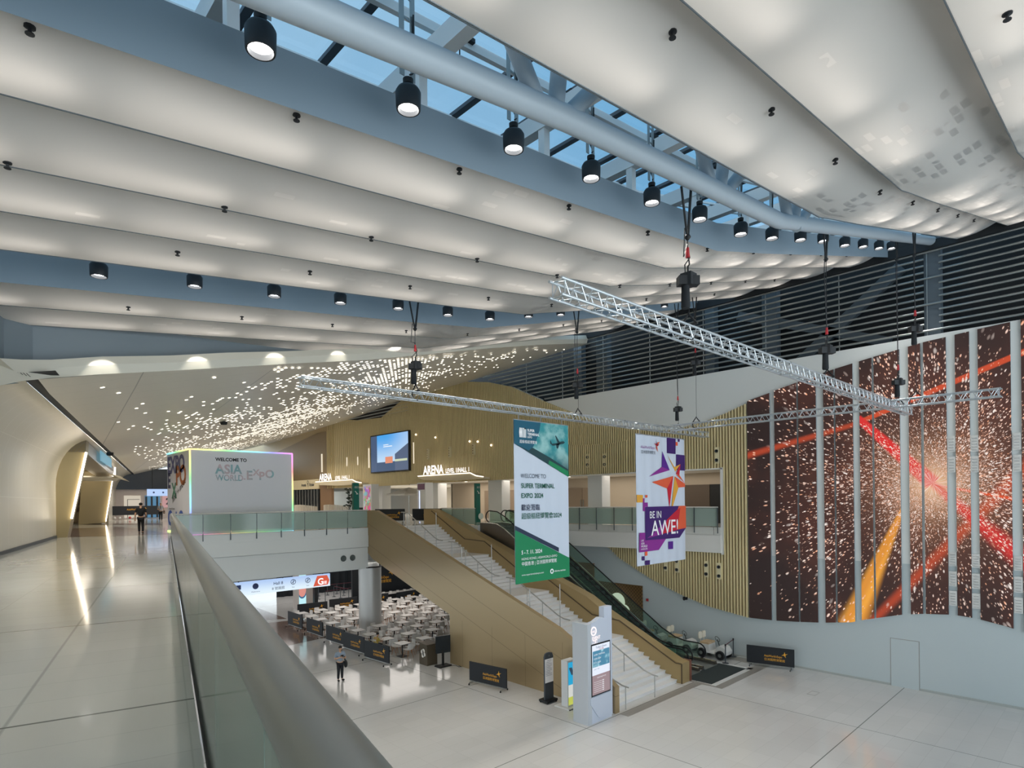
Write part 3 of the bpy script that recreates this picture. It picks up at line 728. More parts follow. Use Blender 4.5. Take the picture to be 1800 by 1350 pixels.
def beam(p, q, w0, w1, soft=.5):
    """fades across the line p-q; width grows from w0 at p to w1 at q"""
    (ay_, az_), (by_, bz_) = p, q; L = math.hypot(by_ - ay_, bz_ - az_); uy, uz = (by_ - ay_) / L, (bz_ - az_) / L
    al = (y - ay_) * uy + (z - az_) * uz; ac = ((y - ay_) * uz - (z - az_) * uy).abs()
    wd = (al / L).max(0.0).min(1.0) * (w1 - w0) + w0
    t = (ac / wd - 1.0) * -1.0
    return t.max(0.0).smooth(0, soft) * al.gt(0.0) * al.lt(L)
red = beam((8.9, 12.3), (6.0, 9.15), .20, .42).max(beam((6.0, 9.15), (1.5, 4.4), .25, .75, .9) * .85)
ora = beam((14.5, 10.8), (9.1, 12.0), .28, .18, .9) * .55
ora = ora.max(beam((9.1, 12.0), (1.0, 15.0), .14, .16, .5) * .8).max(beam((6.0, 9.1), (1.0, 7.9), .05, .20, .9))
ora = ora.max(beam((8.4, 2.8), (1.5, 11.5), .30, .45, 1.0) * .55)
yel = beam((6.95, 8.5), (9.3, 2.4), .06, .78, .7)
c = mix(nt, noise(nt, comb(nt, y, z, 9.0), .3, 2), hexc('#171214'), hexc('#2b1d1a'))
c = mix(nt, (cl * .12 + core * .75).min(1.0), c, hexc('#8e4d3a')); c = mix(nt, hot, c, hexc('#ffcf9a'))
c = mix(nt, ora, c, hexc('#e0532a')); c = mix(nt, red, c, hexc('#dd2d2b')); c = mix(nt, yel, c, hexc('#f5a83c'))
wv = ((y * 9 + z * 4).sin() * .5 + .5) * yel * .35
c = mix(nt, wv, c, hexc('#b85a20'))
spc = mix(nt, b2, hexc('#ffb48a'), hexc('#fff2ea'))
c = mix(nt, sp, c, spc)
bb.inputs['Base Color'].default_value = (.02, .02, .02, 1); bb.inputs['Roughness'].default_value = .5; bb.inputs['Specular IOR Level'].default_value = .15
nt.links.new(c, bb.inputs['Emission Color']); bb.inputs['Emission Strength'].default_value = .92
ml.cycles.emission_sampling = 'NONE'
PAN = [(14.2, 13.01), (12.77, 11.65), (11.58, 10.74), (10.40, 9.93), (9.86, 9.1), (8.82, 8.30), (8.22, 7.2), (6.86, 6.40), (6.30, 5.48), (5.17, 4.68), (4.40, 3.35), (3.03, 2.3), (1.9, .9)]
tops = [(0.5, 15.62), (3.04, 15.6), (3.34, 15.57), (4.4, 15.5), (5.49, 15.4), (6.26, 15.34), (7.21, 15.2), (8.3, 15.03), (9.09, 14.9), (9.91, 14.76), (10.74, 14.58), (11.63, 14.38), (12.77, 14.12), (13.01, 14.04), (14.2, 13.76)]
bots = [(.5, 2.3), (1.5, 2.65), (3.15, 3.16), (3.45, 3.27), (4.51, 3.48), (5.28, 3.54), (6.46, 3.43), (7.26, 3.28), (8.92, 2.8), (9.22, 2.67), (10.56, 2.46), (11.74, 2.34), (12.85, 2.25), (14.3, 2.21)]
M_EDGE = mat('led_edge', '#9fa9ad', .5)
for i, (a, c_) in enumerate(PAN):
    n = 5; poly = [(a + (c_ - a) * k / n, lerp_list(bots, a + (c_ - a) * k / n)) for k in range(n + 1)] + [(c_ + (a - c_) * k / n, lerp_list(tops, c_ + (a - c_) * k / n)) for k in range(n + 1)]
    b = MB(); b.prism(poly, (31.085, 0, 0), Y3, Z3, (.1, 0, 0), 1); b.flat([p for p in poly[::-1]], (31.08, 0, 0), Y3, Z3, 0)
    # the picture face must look towards the hall
    o = b.build('led_panel', [ml, M_EDGE]); recenter(o, (31.2, (a + c_) / 2, lerp_list(bots, a)))
    tag(o, 'tall wall screen of red sparks, %s counted from the gold fins' % (ordn[i]), 'LED screen', 'wall LED screens with curved ends')
# air grilles between the panels
def grille(yc, z0, z1, lab, open_):
    t = wthing('air_grille', lab, 'air vent', (31.2, yc, z0), 'air grilles on the white strips between the screens')
    b = MB(); b.box((31.1, yc - .14, z0), (31.2, yc + .14, z1)); b.build('casing', M_WHITE, t)
    b = MB(); n = 5; h = (z1 - z0) / (n + .6)
    for k in range(n): 
        zz = z0 + h * (k + .4); b.obox((31.08, yc, zz + h * .35), (0, .09, 0), (.03, 0, -h * .22), (.006, 0, .01)); 
    b.build('blades', M_WHITE, t)
    b = MB()
    for k in range(n): b.box((31.095, yc - .085, z0 + h * (k + .45)), (31.099, yc + .085, z0 + h * (k + (1.0 if (open_ and k == 0) else .7))))
    b.build('slots', M_DGREY if not open_ else M_BLACK, t)
for ci, (yc, dz_) in enumerate(((5.33, 0), (4.54, -.03), (3.19, -.05))):
    for vi, (z0, z1, op) in enumerate(((10.47, 11.15, 1), (9.6, 10.27, 0), (5.63, 6.2, 0), (4.75, 5.38, 1), (3.92, 4.55, 0))):
        grille(yc, z0 + dz_, z1 + dz_, 'white air grille, %s from the top on the %s strip left of the right edge' % (ordn[vi], ('third', 'second', 'first')[ci]), op)
for yc, zc, lab in ((15.85, 4.55, 'lower right'), (16.6, 4.6, 'lower second'), (18.45, 4.7, 'lower third'), (19.2, 4.75, 'lower left'), (15.9, 10.95, 'upper right'), (23.6, 11.1, 'upper middle'), (25.0, 11.15, 'upper left'), (29.0, 11.2, 'upper far left')):
    t = wthing('wall_outlet_plate', 'cream plate with two dark round nozzles set between gold fins, %s one' % lab, 'air nozzle plate', (31.0, yc, zc), 'nozzle plates among the gold fins')
    MB().box((30.98, yc - .12, zc - .42), (31.1, yc + .12, zc + .48)).build('plate', mat('cream_plate', '#dccfa8', .5), t)
    b = MB()
    for q in (-.24, .26): b.lathe([(0, 0), (.05, 0), (.09, .06), (.095, .0)], (30.98, yc, zc + q), 12, 0, (-1, 0, 0))
    b.build('nozzles', M_DGREY, t)

# ================================================================ big staircase
t = wthing('staircase', 'wide white stone staircase with bronze side walls rising to the upper level', 'staircase', (22.2, 14.8, 0))
X0, X1 = 19.75, 24.8
flights = [(14.85, 0.0), (19.9, 1.75), (25.0, 3.5), (30.15, 5.25)]
rise = 1.75 / 11; tread = 3.3 / 11
prof_s = []
for y0, z0 in flights:
    for k in range(11):
        yy, zz = y0 + k * tread, z0 + (k + 1) * rise
        yn = y0 + (k + 1) * tread
        b = MB()
        last = k == 10
        ye = yn + .02 if not last else {14.85: 19.92, 19.9: 25.02, 25.0: 30.17, 30.15: 33.55}[y0]
        b.box((X0, yy - .03, zz - .045), (X1, ye, zz)); b.box((X0, yy, zz - rise - .001), (X1, yy + .03, zz - .045))
        b.build('step', M_TREAD, t)
mt = mat('bronze_side_panels', '#a8926e', .3, metal=.35); nt, bb = nodes_of(mt); x, y, z = pos(nt)
dd = z - y * .345
jj = ((y / 2.3).frac() - .5).abs().lt(.004) * z.lt(2.4)
jj = jj.max((dd + 4.3).abs().lt(.012)).max((dd + 5.6).abs().lt(.012))
nt.links.new(mix(nt, jj * .6, hexc('#a8926e'), hexc('#5c4c33')), bb.inputs['Base Color'])
LS = [(14.45, 0), (14.45, 1.05), (14.55, 1.12), (16.3, 2.35), (17.5, 2.97), (22.86, 4.80), (30.53, 7.4), (32.6, 8.09), (34.0, 8.09), (34.0, 5.7), (33.0, 5.05), (25.2, 2.58), (25.2, 0)]
MB().prism(LS, (19.5, 0, 0), Y3, Z3, (.27, 0, 0)).build('side_wall', mt, t)
RS = [(14.55, 0), (14.55, .95), (14.9, 1.0), (19.0, 2.8), (20.2, 3.45), (33.9, 8.06), (34.9, 8.06), (34.9, 5.6), (33, 5.0), (25.2, 2.5), (25.2, 0)]
MB().prism(RS, (24.8, 0, 0), Y3, Z3, (.66, 0, 0)).build('side_wall', mat('bronze_plain', '#ab9468', .35, metal=.3), t)
b = MB()
gp = [(14.57, 0.0), (14.57, .92), (14.88, .92), (18.08, 2.47), (19.81, 2.54), (20.3, 2.8), (23.2, 4.25), (24.95, 4.28), (28.4, 6.05), (30.35, 6.12), (33.98, 7.94)]
for p, q in zip(gp, gp[1:]): b.beam((24.79, p[0], p[1]), (24.79, q[0], q[1]), .05, .05)
b.build('handrail_groove', mat('groove_shadow', '#5a4931', .5), t)
# dark soffit under the upper flight
MB().prism([(25.2, 2.5), (33.2, 5.0), (33.2, 5.6), (25.2, 3.0)], (19.78, 0, 0), Y3, Z3, (5.0, 0, 0)).build('soffit', mt, t)
MB().box((19.55, 25.05, 0), (25.4, 25.2, 2.58)).build('end_wall', mt, t)
MB().box((25.46, 14.52, 0), (25.6, 14.9, .98)).build('end_cap', mat('red_brown_cap', '#7a4a3c', .4), t)
STAIR = t; M_RAIL = mat('rail_steel', '#b9b8b4', .35, metal=.45)
def stair_rail(xr, nm):
    for fi, (y0, z0) in enumerate(flights):
        h = .9; n = Z3 * h
        def zz(yv): return z0 + max(0, min(11, (yv - y0) / tread + .6)) * rise
        ya, yb = y0 - .1, y0 + 3.35
        pts = [(xr, ya - .55, z0 + .93)] + [(xr, ya - .15, z0 + .95), (xr, ya + .25, zz(ya + .25) + .9), (xr, yb - .2, zz(yb - .2) + .86), (xr, yb + .2, z0 + 1.75 + .9), (xr, yb + .55, z0 + 1.75 + .9)]
        if fi == 0: pts = [(xr, ya - .45, .93)] + pts[1:]
        r = MB().pipe(pts, .032, 8).build('handrail', M_RAIL, STAIR)
        for yp in (ya - .3 if fi == 0 else ya + .1, y0 + 1.2, y0 + 2.3, yb + .25):
            zf = z0 if yp < y0 else (z0 + 1.75 if yp > y0 + 3.0 else z0 + (int((yp - y0) / tread) + 1) * rise)
            zt = max(zf + .5, zz(yp) + .86 if y0 < yp < yb else (z0 + .93 if yp < y0 else z0 + 2.65))
            MB().tube((xr, yp, zf), (xr, yp, zt), .022, 8).build('post', M_RAIL, r)
stair_rail(20.2, 'left-hand'); stair_rail(22.35, 'middle')

# ================================================================ escalators
M_ESTEP = mat('escalator_step', '#4b5052', .35, metal=.6)
def escalator(xa, lab):
    xb = xa + 1.5
    t = wthing('escalator', lab, 'escalator', (xa + .75, 15.5, 0), 'pair of escalators beside the stair')
    def ez(yv):
        s_ = max(0, min(1, (yv - 17.2) / (28.0 - 17.2))); k = .06
        return 7.0 * (s_ + .0)
    ys = [15.0, 16.0, 16.8, 17.4, 18.2] + [18.2 + i * .98 for i in range(1, 10)] + [27.6, 28.3, 29.0, 29.9]
    def zc(yv): return 0 if yv < 16.8 else (lerp_list([(16.8, 0), (17.4, .12), (18.2, .5), (27.4, 6.55), (28.2, 6.93), (28.9, 7.0)], yv))
    for sx in (xa, xb - .16):
        poly = [(yv, zc(yv) + .12) for yv in ys] + [(yv, max(zc(yv) - 1.15, -.0)) for yv in ys[::-1]]
        MB().prism(poly, (sx, 0, 0), Y3, Z3, (.16, 0, 0)).build('truss_cladding', mat('escalator_steel', '#77716a', .3, metal=.8), t)
        b = MB(); b.pipe([(sx + .08, yv, zc(yv) + .15) for yv in ys], .05, 8); b.build('skirt_trim', M_CHROME, t)
        gl = [(yv, zc(yv) + .15) for yv in ys[1:-1]] + [(yv, zc(yv) + .92) for yv in ys[1:-1][::-1]]
        MB().prism(gl, (sx + .075, 0, 0), Y3, Z3, (.012, 0, 0)).build('glass_panel', M_GLASS, t)
        hr = [(sx + .08, yv, zc(yv) + .95) for yv in ys[1:-1]]
        lo = [(sx + .08, 16.0 - .42 * math.sin(a), .55 + .40 * math.cos(a)) for a in [math.pi * k / 8 for k in range(1, 9)]][::-1]
        hi = [(sx + .08, 29.0 + .40 * math.sin(a), 7.57 + .38 * math.cos(a)) for a in [math.pi * k / 8 for k in range(1, 9)]]
        MB().pipe(lo + hr + hi, .036, 8).build('handrail', M_BLACK, t)
    b = MB(); yv = 15.2
    while yv < 29.4:
        z_ = zc(yv + .2)
        b.box((xa + .2, yv, z_ - .25), (xb - .2, yv + .39, z_)); yv += .4
    b.build('steps', M_ESTEP, t)
    MB().box((xa + .12, 14.9, .0), (xb - .12, 16.3, .03)).build('landing_plate', M_SATIN, t)
    return t
ESC = escalator(25.75, 'escalator next to the bronze stair wall'); escalator(27.5, 'escalator further from the stair, nearer the white wall')
tag(MB().box((25.7, 13.55, 0), (29.2, 15.0, .012)).build('floor_mat', mat('charcoal_mat', '#2b3435', .9)), 'dark ribbed entrance mat in front of the escalators', 'floor mat')
b = MB(); b.box((25.55, 13.3, 0), (29.5, 13.55, .006)); b.box((29.2, 13.3, 0), (29.5, 15.3, .006)); struct(b.build('floor_mat_frame', mat('pale_stone_edge', '#d4d6d4', .3)))
MB().prism([(0, 0), (.55, 0), (.55, .34), (0, .34)], (27.26, 16.9, .55), NY, Z3, (.012, 0, 0)).build('notice', mat('pale_green_notice', '#a9cbb8', .4), ESC)

# ================================================================ balustrades
def balustrade(name, lab, pts, zf, post_step, grp=None, low=.35, spigot=False):
    t = wthing(name, lab, 'balustrade', (pts[0][0], pts[0][1], zf), grp)
    MB().pipe([(p[0], p[1], zf + 1.1) for p in pts], .04, 8).build('handrail', mat('rail_light', '#cfd0cd', .35, metal=.3), t)
    for p, q in zip(pts, pts[1:]):
        p, q = Vector((p[0], p[1])), Vector((q[0], q[1])); L = (q - p).length; n = max(1, round(L / post_step)); d = (q - p) / L; nn = Vector((d.y, -d.x))
        for k in range(n):
            a, c = p + d * (L * k / n), p + d * (L * (k + 1) / n)
            MB().obox(((a.x + c.x) / 2, (a.y + c.y) / 2, zf + .55), (d.x * (L / n / 2 - .02), d.y * (L / n / 2 - .02), 0), (nn.x * .006, nn.y * .006, 0), (0, 0, .5)).build('glass_panel', M_GLASSF if low else M_GLASS, t)
            MB().obox((a.x + nn.x * -.04, a.y + nn.y * -.04, zf + .38), (d.x * .012, d.y * .012, 0), (nn.x * .035, nn.y * .035, 0), (0, 0, .71)).build('post', mat('post_grey', '#4c565c', .4, metal=.5), t)
balustrade('balustrade', 'glass balustrade with dark posts along the edge of the upper bridge before the white cube', [(rail_x(33.4) + .15, 33.36), (19.4, 33.36)], 7.0, 1.32)
balustrade('balustrade', 'glass balustrade along the balcony in front of the gold-finned wall', [(30.85, 15.8), (30.82, 20), (30.12, 25), (29.5, 29.8)], 7.0, 1.3)
balustrade('balustrade', 'short glass balustrade at the head of the escalators behind the bronze stair wall', [(25.6, 33.9), (25.6, 30.2)], 7.0, 1.2)
# the near one
t = wthing('balustrade', 'frosted glass balustrade with a thick satin steel tube, nearest the viewer', 'balustrade', (rail_x(0), 0, 7))
off = .05
def rp_(s_, o_=0.0): return Vector((rail_x(0), 0, 0)) + Vector((.2357, .9718, 0)) * s_ + Vector((.9718, -.2357, 0)) * o_
P0, P1 = rp_(-4, off + .05), rp_(34.2, off + .05)
MB().pipe([(P0.x, P0.y, 8.1)] + [tuple(rp_(s_, off + .05)[:2]) + (8.1,) for s_ in range(-2, 34, 3)] + [(P1.x, P1.y, 8.1)], .086, 28).build('handrail', M_SATIN, t)
s_ = -4.0
while s_ < 34:
    a, c = rp_(s_ + .008, .04), rp_(s_ + 1.9 - .008, .04)
    m_ = (a + c) / 2; d = (c - a) / 2
    MB().obox((m_.x, m_.y, 7.5), d, Vector((.9718, -.2357, 0)) * .008, (0, 0, .56)).build('glass_panel', M_GLASSF, t)
    s_ += 1.9
a, c = rp_(-4, .04), rp_(34.2, .04)
MB().beam((a.x, a.y, 7.0), (c.x, c.y, 7.0), .05, .06).build('floor_channel', M_BLACK, t)

# ================================================================ trusses, hoists, banners
def truss(p, q, lab, n):
    p, q = Vector(p), Vector(q); d = (q - p).normalized(); L = (q - p).length; side = d.cross(Z3); h = .13
    t = wthing('lighting_truss', lab, 'truss', p)
    for sy in (-1, 1):
        for sz in (-1, 1):
            o = side * (sy * h) + Z3 * (sz * h); MB().tube(p + o, q + o, .025, 10).build('chord', M_ALU, t)
    for f in range(4):
        b = MB(); e1, e2 = [(-side * h + Z3 * h, side * h + Z3 * h), (side * h + Z3 * h, side * h - Z3 * h), (side * h - Z3 * h, -side * h - Z3 * h), (-side * h - Z3 * h, -side * h + Z3 * h)][f]
        b.tube(p + e1 + d * .08, p + e2 + d * .08, .011, 6); b.tube(q + e1 - d * .08, q + e2 - d * .08, .011, 6)
        for k in range(n):
            a = p + d * (L * (k + .15) / n); m = p + d * (L * (k + .5) / n); c = p + d * (L * (k + .85) / n)
            b.tube(a + e1, m + e2, .0105, 5, caps=False); b.tube(m + e2, c + e1, .0105, 5, caps=False)
        b.build('lacing', M_ALU, t)
    b = MB(); k = 2.9
    while k < L - 1:
        for sy in (-1, 1):
            for sz in (-1, 1): b.tube(p + d * (k - .05) + side * (sy * h) + Z3 * (sz * h), p + d * (k + .05) + side * (sy * h) + Z3 * (sz * h), .031, 8)
        k += 3.0
    b.build('couplers', M_SATIN, t)
truss((7.05, 6.30, 12.0), (28.1, 6.2, 12.0), 'aluminium box truss nearest the viewer crossing under the roof', 50)
truss((7.2, 15.95, 12.0), (29.6, 15.75, 12.0), 'long aluminium box truss carrying the two hanging banners', 52)
truss((25.4, 15.3, 12.0), (25.2, 2.95, 12.0), 'aluminium box truss running toward the screen wall', 30)
def hoist(x, y, zroof, zh, lab, big=1.0):
    t = wthing('chain_hoist', lab, 'chain hoist', (x, y, 12.1), 'chain hoists holding the trusses')
    zb = zh
    b = MB(); b.obox((x, y, zb), (.21 * .75, -.21 * .66, 0), (.1 * .66, .1 * .75, 0), (0, 0, .09)); b.obox((x + .02, y, zb + .03), (.12, 0, 0), (0, .12, 0), (0, 0, .13)); b.build('motor', M_DARK, t)
    b = MB(); b.lathe([(0, 0), (.08, 0), (.085, -.2), (.092, -.42), (.08, -.46), (0, -.46)], (x - .05, y + .03, zb - .1), 12); b.build('chain_bag', mat('black_canvas', '#15191d', .85), t)
    b = MB(); b.tube((x, y, zb + .1), (x, y, zb + .3), .02, 6); b.pipe([(x, y, zb + .3), (x + .06, y, zb + .36), (x + .04, y, zb + .46), (x, y, zb + .5)], .016, 6); b.build('hook', M_BLACK, t)
    b = MB(); b.tube((x, y, zb + .48), (x, y, zb + .68), .045, 8, r2=.03); b.build('hook_block', mat('hoist_red', '#a8232a', .5), t)
    b = MB(); b.tube((x, y, zb + .66), (x, y, zroof - .9), .011, 5); b.pipe([(x - .1, y, zroof - .8), (x - .16, y, zroof - 1.4), (x - .02, y, zb + .75), (x + .08, y, zb + .5), (x - .12, y, zb + .3), (x - .1, y, zb + .12)], .013, 5); b.tube((x + .03, y, zb - .1), (x + .03, y, 12.35), .008, 5); b.build('chain', M_DARK, t)
    b = MB(); b.pipe([(x - .22, y, zroof), (x - .03, y, zroof - .85), (x, y, zroof - .95)], .026, 6); b.pipe([(x + .16, y, zroof + .1), (x + .03, y, zroof - .85), (x, y, zroof - .95)], .03, 6); b.lathe([(.03, -.06), (.07, 0), (.03, .06)], (x, y, zroof - .95), 8); b.build('sling', M_BLACK, t)
    b = MB(); b.beam((x, y - .2, 12.16), (x, y + .2, 12.16), .05, .04); b.pipe([(x, y - .18, 12.16), (x, y - .05, 12.32), (x, y, 12.4), (x, y + .05, 12.32), (x, y + .18, 12.16), (x, y + .2, 11.95), (x, y - .1, 11.86)], .022, 6); b.build('clamp', M_BLACK, t)
hoist(11.0, 6.22, 14.9, 13.05, 'black chain hoist with red hook block hanging nearest the viewer')
hoist(18.95, 6.22, 16.6, 12.95, 'black chain hoist above the middle of the nearest truss')
hoist(26.7, 6.22, 18.7, 13.0, 'black chain hoist near the screen end of the nearest truss')
hoist(11.0, 15.85, 15.1, 12.95, 'black chain hoist at the left on the banner truss')
hoist(19.05, 15.85, 16.5, 13.35, 'black chain hoist in the middle of the banner truss')
hoist(26.9, 15.85, 18.4, 13.1, 'black chain hoist at the far right of the banner truss')
hoist(25.3, 5.35, 18.2, 14.6, 'black chain hoist high up in front of the louvre column')
hoist(25.35, 14.0, 17.9, 14.9, 'black chain hoist high in front of the louvres above the truss crossing')

M_BANW = mat('banner_white', '#d3dbe8', .7)
def slab(b, poly, o, u, v, mi, d=.0): b.flat(poly, Vector(o) - Y3 * 0 + Vector(u).cross(Vector(v)) * d, u, v, mi)
# banner 1
t = wthing('hanging_banner', 'tall white and green banner reading SUPER TERMINAL EXPO 2024 hanging from the truss', 'banner', (16.7, 15.7, 5.55))
W_, H_ = 3.03, 6.05; O = Vector((15.2, 15.7, 5.54))
def wavy(o, w, h, name, m, t, nx=24, amp=.012):
    rows = []
    for j in range(3): rows.append([Vector(o) + X3 * (w * i / nx) + Z3 * (h * j / 2) + Y3 * (.012 + amp * math.sin(i * 1.3)) for i in range(nx + 1)])
    b = MB(); b.grid(rows); b.grid([[p + Y3 * .006 for p in r][::-1] for r in rows]); return b.build(name, m, t)
wavy(O, W_, H_, 'cloth', M_BANW, t)
ft = mat('banner_teal', '#0f5a72', .6); fs = mat('banner_dark_teal', '#173f45', .6); fg = mat('banner_green', '#0d8453', .6); fn = mat('banner_navy', '#22304a', .6)
msky = mat('banner_sky', '#4fa0a4', .6); nt, bb = nodes_of(msky); x, y, z = pos(nt)
nn = noise(nt, comb(nt, x, z, 0.0), 1.4, 4).smooth(.4, .65)
c = mix(nt, nn, hexc('#2f9096'), hexc('#9ccbc8')); c = mix(nt, z.smooth(10.7, 9.5), c, hexc('#1d4046')); nt.links.new(c, bb.inputs['Base Color'])
b = MB(); E_ = -.0
def PB(poly, mi, lay): b.flat(poly, O - Y3 * (.004 + .004 * lay), X3, Z3, mi)
PB([(0, 6.05), (3.03, 6.05), (3.03, 4.0), (0, 5.18)], 1, 0)
PB([(1.2, 5.4), (1.36, 5.75), (1.43, 6.05), (3.03, 6.05), (3.03, 4.3), (1.9, 4.75), (.95, 5.08)], 3, 1)
PB([(0, 6.05), (1.43, 6.05), (1.36, 5.75), (1.2, 5.4), (1.0, 5.1), (.75, 4.95), (0, 5.18)], 0, 2)
PB([(1.88, 4.63), (3.03, 4.22), (3.03, 4.0), (1.84, 4.48)], 2, 3)
PB([(0, 0), (3.03, 0), (3.03, .75), (0, 2.0)], 2, 1)
PB([(0, 2.16), (2.39, 1.2), (2.39, 1.03), (0, 2.0)], 4, 2)
# aeroplane
PB([(1.95, 5.28), (2.1, 5.2), (2.75, 5.32), (2.82, 5.38), (2.72, 5.42), (2.5, 5.38), (2.28, 5.62), (2.24, 5.6), (2.38, 5.33), (2.05, 5.28), (1.98, 5.4), (1.95, 5.4)], 1, 4)
PB([(2.3, 5.28), (2.52, 5.34), (2.4, 5.1), (2.32, 5.12)], 1, 4)
b.build('printed_shapes', [ft, fs, fg, msky, fn], t)
b = MB()
def TX(s, x_, z_, size, mi, bold=0.0, sx=1.0, al='LEFT'): b.text(s, O + X3 * x_ + Z3 * z_ - Y3 * .026, X3, Z3, size, mi, al, bold, sx)
TX('SUPER', .68, 5.66, .14, 0, .02); TX('TERMINAL', .68, 5.52, .14, 0, .02); TX('EXPO', .68, 5.42, .10, 0, .01); TX('超級樞紐博覽會', .27, 5.22, .135, 0)
for k in range(3):
    b.flat([(.27 + k * .06, 5.42), (.31 + k * .06, 5.42), (.31 + k * .06, 5.58), (.31 + k * .06, 5.78), (.27 + k * .06, 5.78), (.25 + k * .06, 5.62)], O - Y3 * .026, X3, Z3)
    b.flat([(.46 + k * .06, 5.42), (.5 + k * .06, 5.42), (.5 + k * .06, 5.74), (.6, 5.74), (.6, 5.78), (.46 + k * .06, 5.78)], O - Y3 * .026, X3, Z3)
TX('WELCOME TO', .32, 3.92, .225, 1, 0, .93); TX('SUPER TERMINAL', .33, 3.54, .255, 2, .014, .93); TX('EXPO 2024', .33, 3.17, .255, 2, .014, .97)
TX('歡迎蒞臨', .33, 2.72, .25, 3, .01); TX('超級樞紐博覽會2024', .33, 2.40, .25, 2, .006)
TX('5 - 7. 11. 2024', .30, 1.08, .20, 0, .02, .95); TX('HONG KONG | ASIAWORLD-EXPO', .30, .86, .125, 0, .004); TX('中國香港 | 亞洲國際博覽館', .30, .66, .165, 0, .004)
TX('www.superterminalexpo.com', .30, .28, .10, 0); TX('informa markets', 2.10, .27, .10, 0, .008)
b.lathe([(.05, 0), (.10, 0)], O + X3 * 1.96 + Z3 * .31 - Y3 * .026, 20, 0, (0, -1, 0))
b.build('lettering', [mat('ink_white', '#ffffff', .6), mat('ink_grey', '#56616e', .6), mat('ink_green', '#14604c', .6), mat('ink_navy', '#2a3450', .6)], t)
b = MB(); b.tube((15.2, 15.72, 11.6), (18.25, 15.72, 11.6), .03, 8)
for xx in (15.5, 16.7, 17.9): b.beam((xx, 15.75, 11.6), (xx, 15.75, 11.87), .04, .01)
b.build('top_rod', M_ALU, t)

# banner 2
t = wthing('hanging_banner', 'white and purple banner reading BE IN AWE! with a large faceted star', 'banner', (25, 15.62, 5.55))
O = Vector((22.9, 15.66, 5.54)); wavy(O, 4.28, 6.05, 'cloth', M_BANW, t, 30, .016)
BP = {'purple_sq': [(2.59, 6.04), (3.42, 6.04), (3.4, 5.28), (2.59, 5.29)], 'purple_sq2': [(3.45, 5.27), (4.27, 5.26), (4.27, 4.48), (3.43, 4.49)],
'small_p': [(3.63, 6.04), (3.8, 6.04), (3.79, 5.91), (3.63, 5.9)], 'small_o': [(3.41, 5.88), (3.6, 5.88), (3.6, 5.7), (3.41, 5.7)],
'star_p1': [(2.19, 5.36), (2.83, 4.47), (2.13, 4.61)], 'star_p2': [(2.13, 4.61), (2.83, 4.47), (1.02, 4.12)],
'star_y1': [(2.64, 5.2), (3.27, 4.63), (3.84, 4.8), (3.34, 4.41)], 'star_r1': [(3.84, 4.8), (3.4, 4.31), (3.71, 4.24)],
'star_o2': [(3.4, 4.29), (3.73, 4.24), (4.23, 3.84)], 'star_o3': [(3.28, 4.18), (4.23, 3.82), (4.26, 3.66), (3.58, 3.62)],
'star_o1': [(3.14, 4.19), (2.56, 3.57), (1.24, 3.86)], 'star_r2': [(3.14, 4.19), (2.56, 3.57), (2.77, 2.64)], 'star_y2': [(3.26, 4.17), (3.6, 3.6), (2.92, 2.45)],
'sq_y': [(0, 3.27), (.49, 3.26), (.48, 2.92), (0, 2.92)], 'sq_o': [(.69, 3.26), (.87, 3.26), (.86, 3.14), (.68, 3.13)],
'sq_m': [(.48, 3.11), (.62, 3.11), (.61, 2.91), (.88, 2.91), (.88, 2.71), (.65, 2.72), (.65, 2.51), (.47, 2.52)],
'box_p': [(.65, 2.71), (3.84, 2.71), (4.27, 1.59), (3.65, 1.13), (.64, 1.14)], 'box_o': [(3.6, 2.71), (4.28, 2.71), (4.28, 1.59), (2.9, 1.5)],
'box_r': [(3.4, 2.5), (3.75, 2.62), (3.45, 1.52), (2.02, 1.38), (2.41, 2.01)], 'box_m': [(2.51, 2.06), (1.36, 1.48), (.8, 1.25), (2.11, 1.38)],
'mag': [(.17, 1.53), (.63, 1.52), (.64, 1.16), (2.4, 1.14), (1.76, .64), (.13, .63)], 'sq_v': [(2.61, .99), (3.04, .99), (3.03, .61), (2.59, .62)],
'sq_o4': [(.59, .63), (.79, .64), (.79, .45), (.59, .44)], 'sq_p5': [(.34, .44), (.56, .43), (.56, .24), (.34, .25)], 'sq_p6': [(.58, .22), (.99, .22), (.98, .01), (.58, .02)]}
CC = {'p': 0, 'm': 1, 'o': 2, 'r': 3, 'y': 4, 'v': 1, 'd': 5}
cmap = {'purple_sq': 0, 'purple_sq2': 0, 'small_p': 0, 'small_o': 2, 'star_p1': 5, 'star_p2': 1, 'star_y1': 4, 'star_r1': 3, 'star_o2': 2, 'star_o3': 2, 'star_o1': 2, 'star_r2': 3, 'star_y2': 4, 'sq_y': 4, 'sq_o': 2, 'sq_m': 1, 'box_p': 0, 'box_o': 2, 'box_r': 3, 'box_m': 1, 'mag': 1, 'sq_v': 5, 'sq_o4': 2, 'sq_p5': 0, 'sq_p6': 0}
b = MB()
for k, (nm, poly) in enumerate(BP.items()): b.flat(poly, O - Y3 * (.005 + .0012 * k), X3, Z3, cmap[nm])
for poly, mi in (([(1.62, 5.95), (1.72, 5.62), (1.66, 5.62)], 0), ([(1.5, 5.7), (1.9, 5.66), (1.7, 5.56)], 3), ([(1.7, 5.62), (1.78, 5.3), (1.62, 5.5)], 2), ([(1.78, 5.62), (1.95, 5.8), (1.72, 5.75)], 2)): b.flat(poly, O - Y3 * .03, X3, Z3, mi)
b.build('printed_shapes', [mat('print_purple', '#40206a', .6), mat('print_magenta', '#8f2f92', .6), mat('print_orange', '#e8623f', .6), mat('print_red', '#cc2338', .6), mat('print_yellow', '#e8a83e', .6), mat('print_violet', '#5b2590', .6)], t)
b = MB()
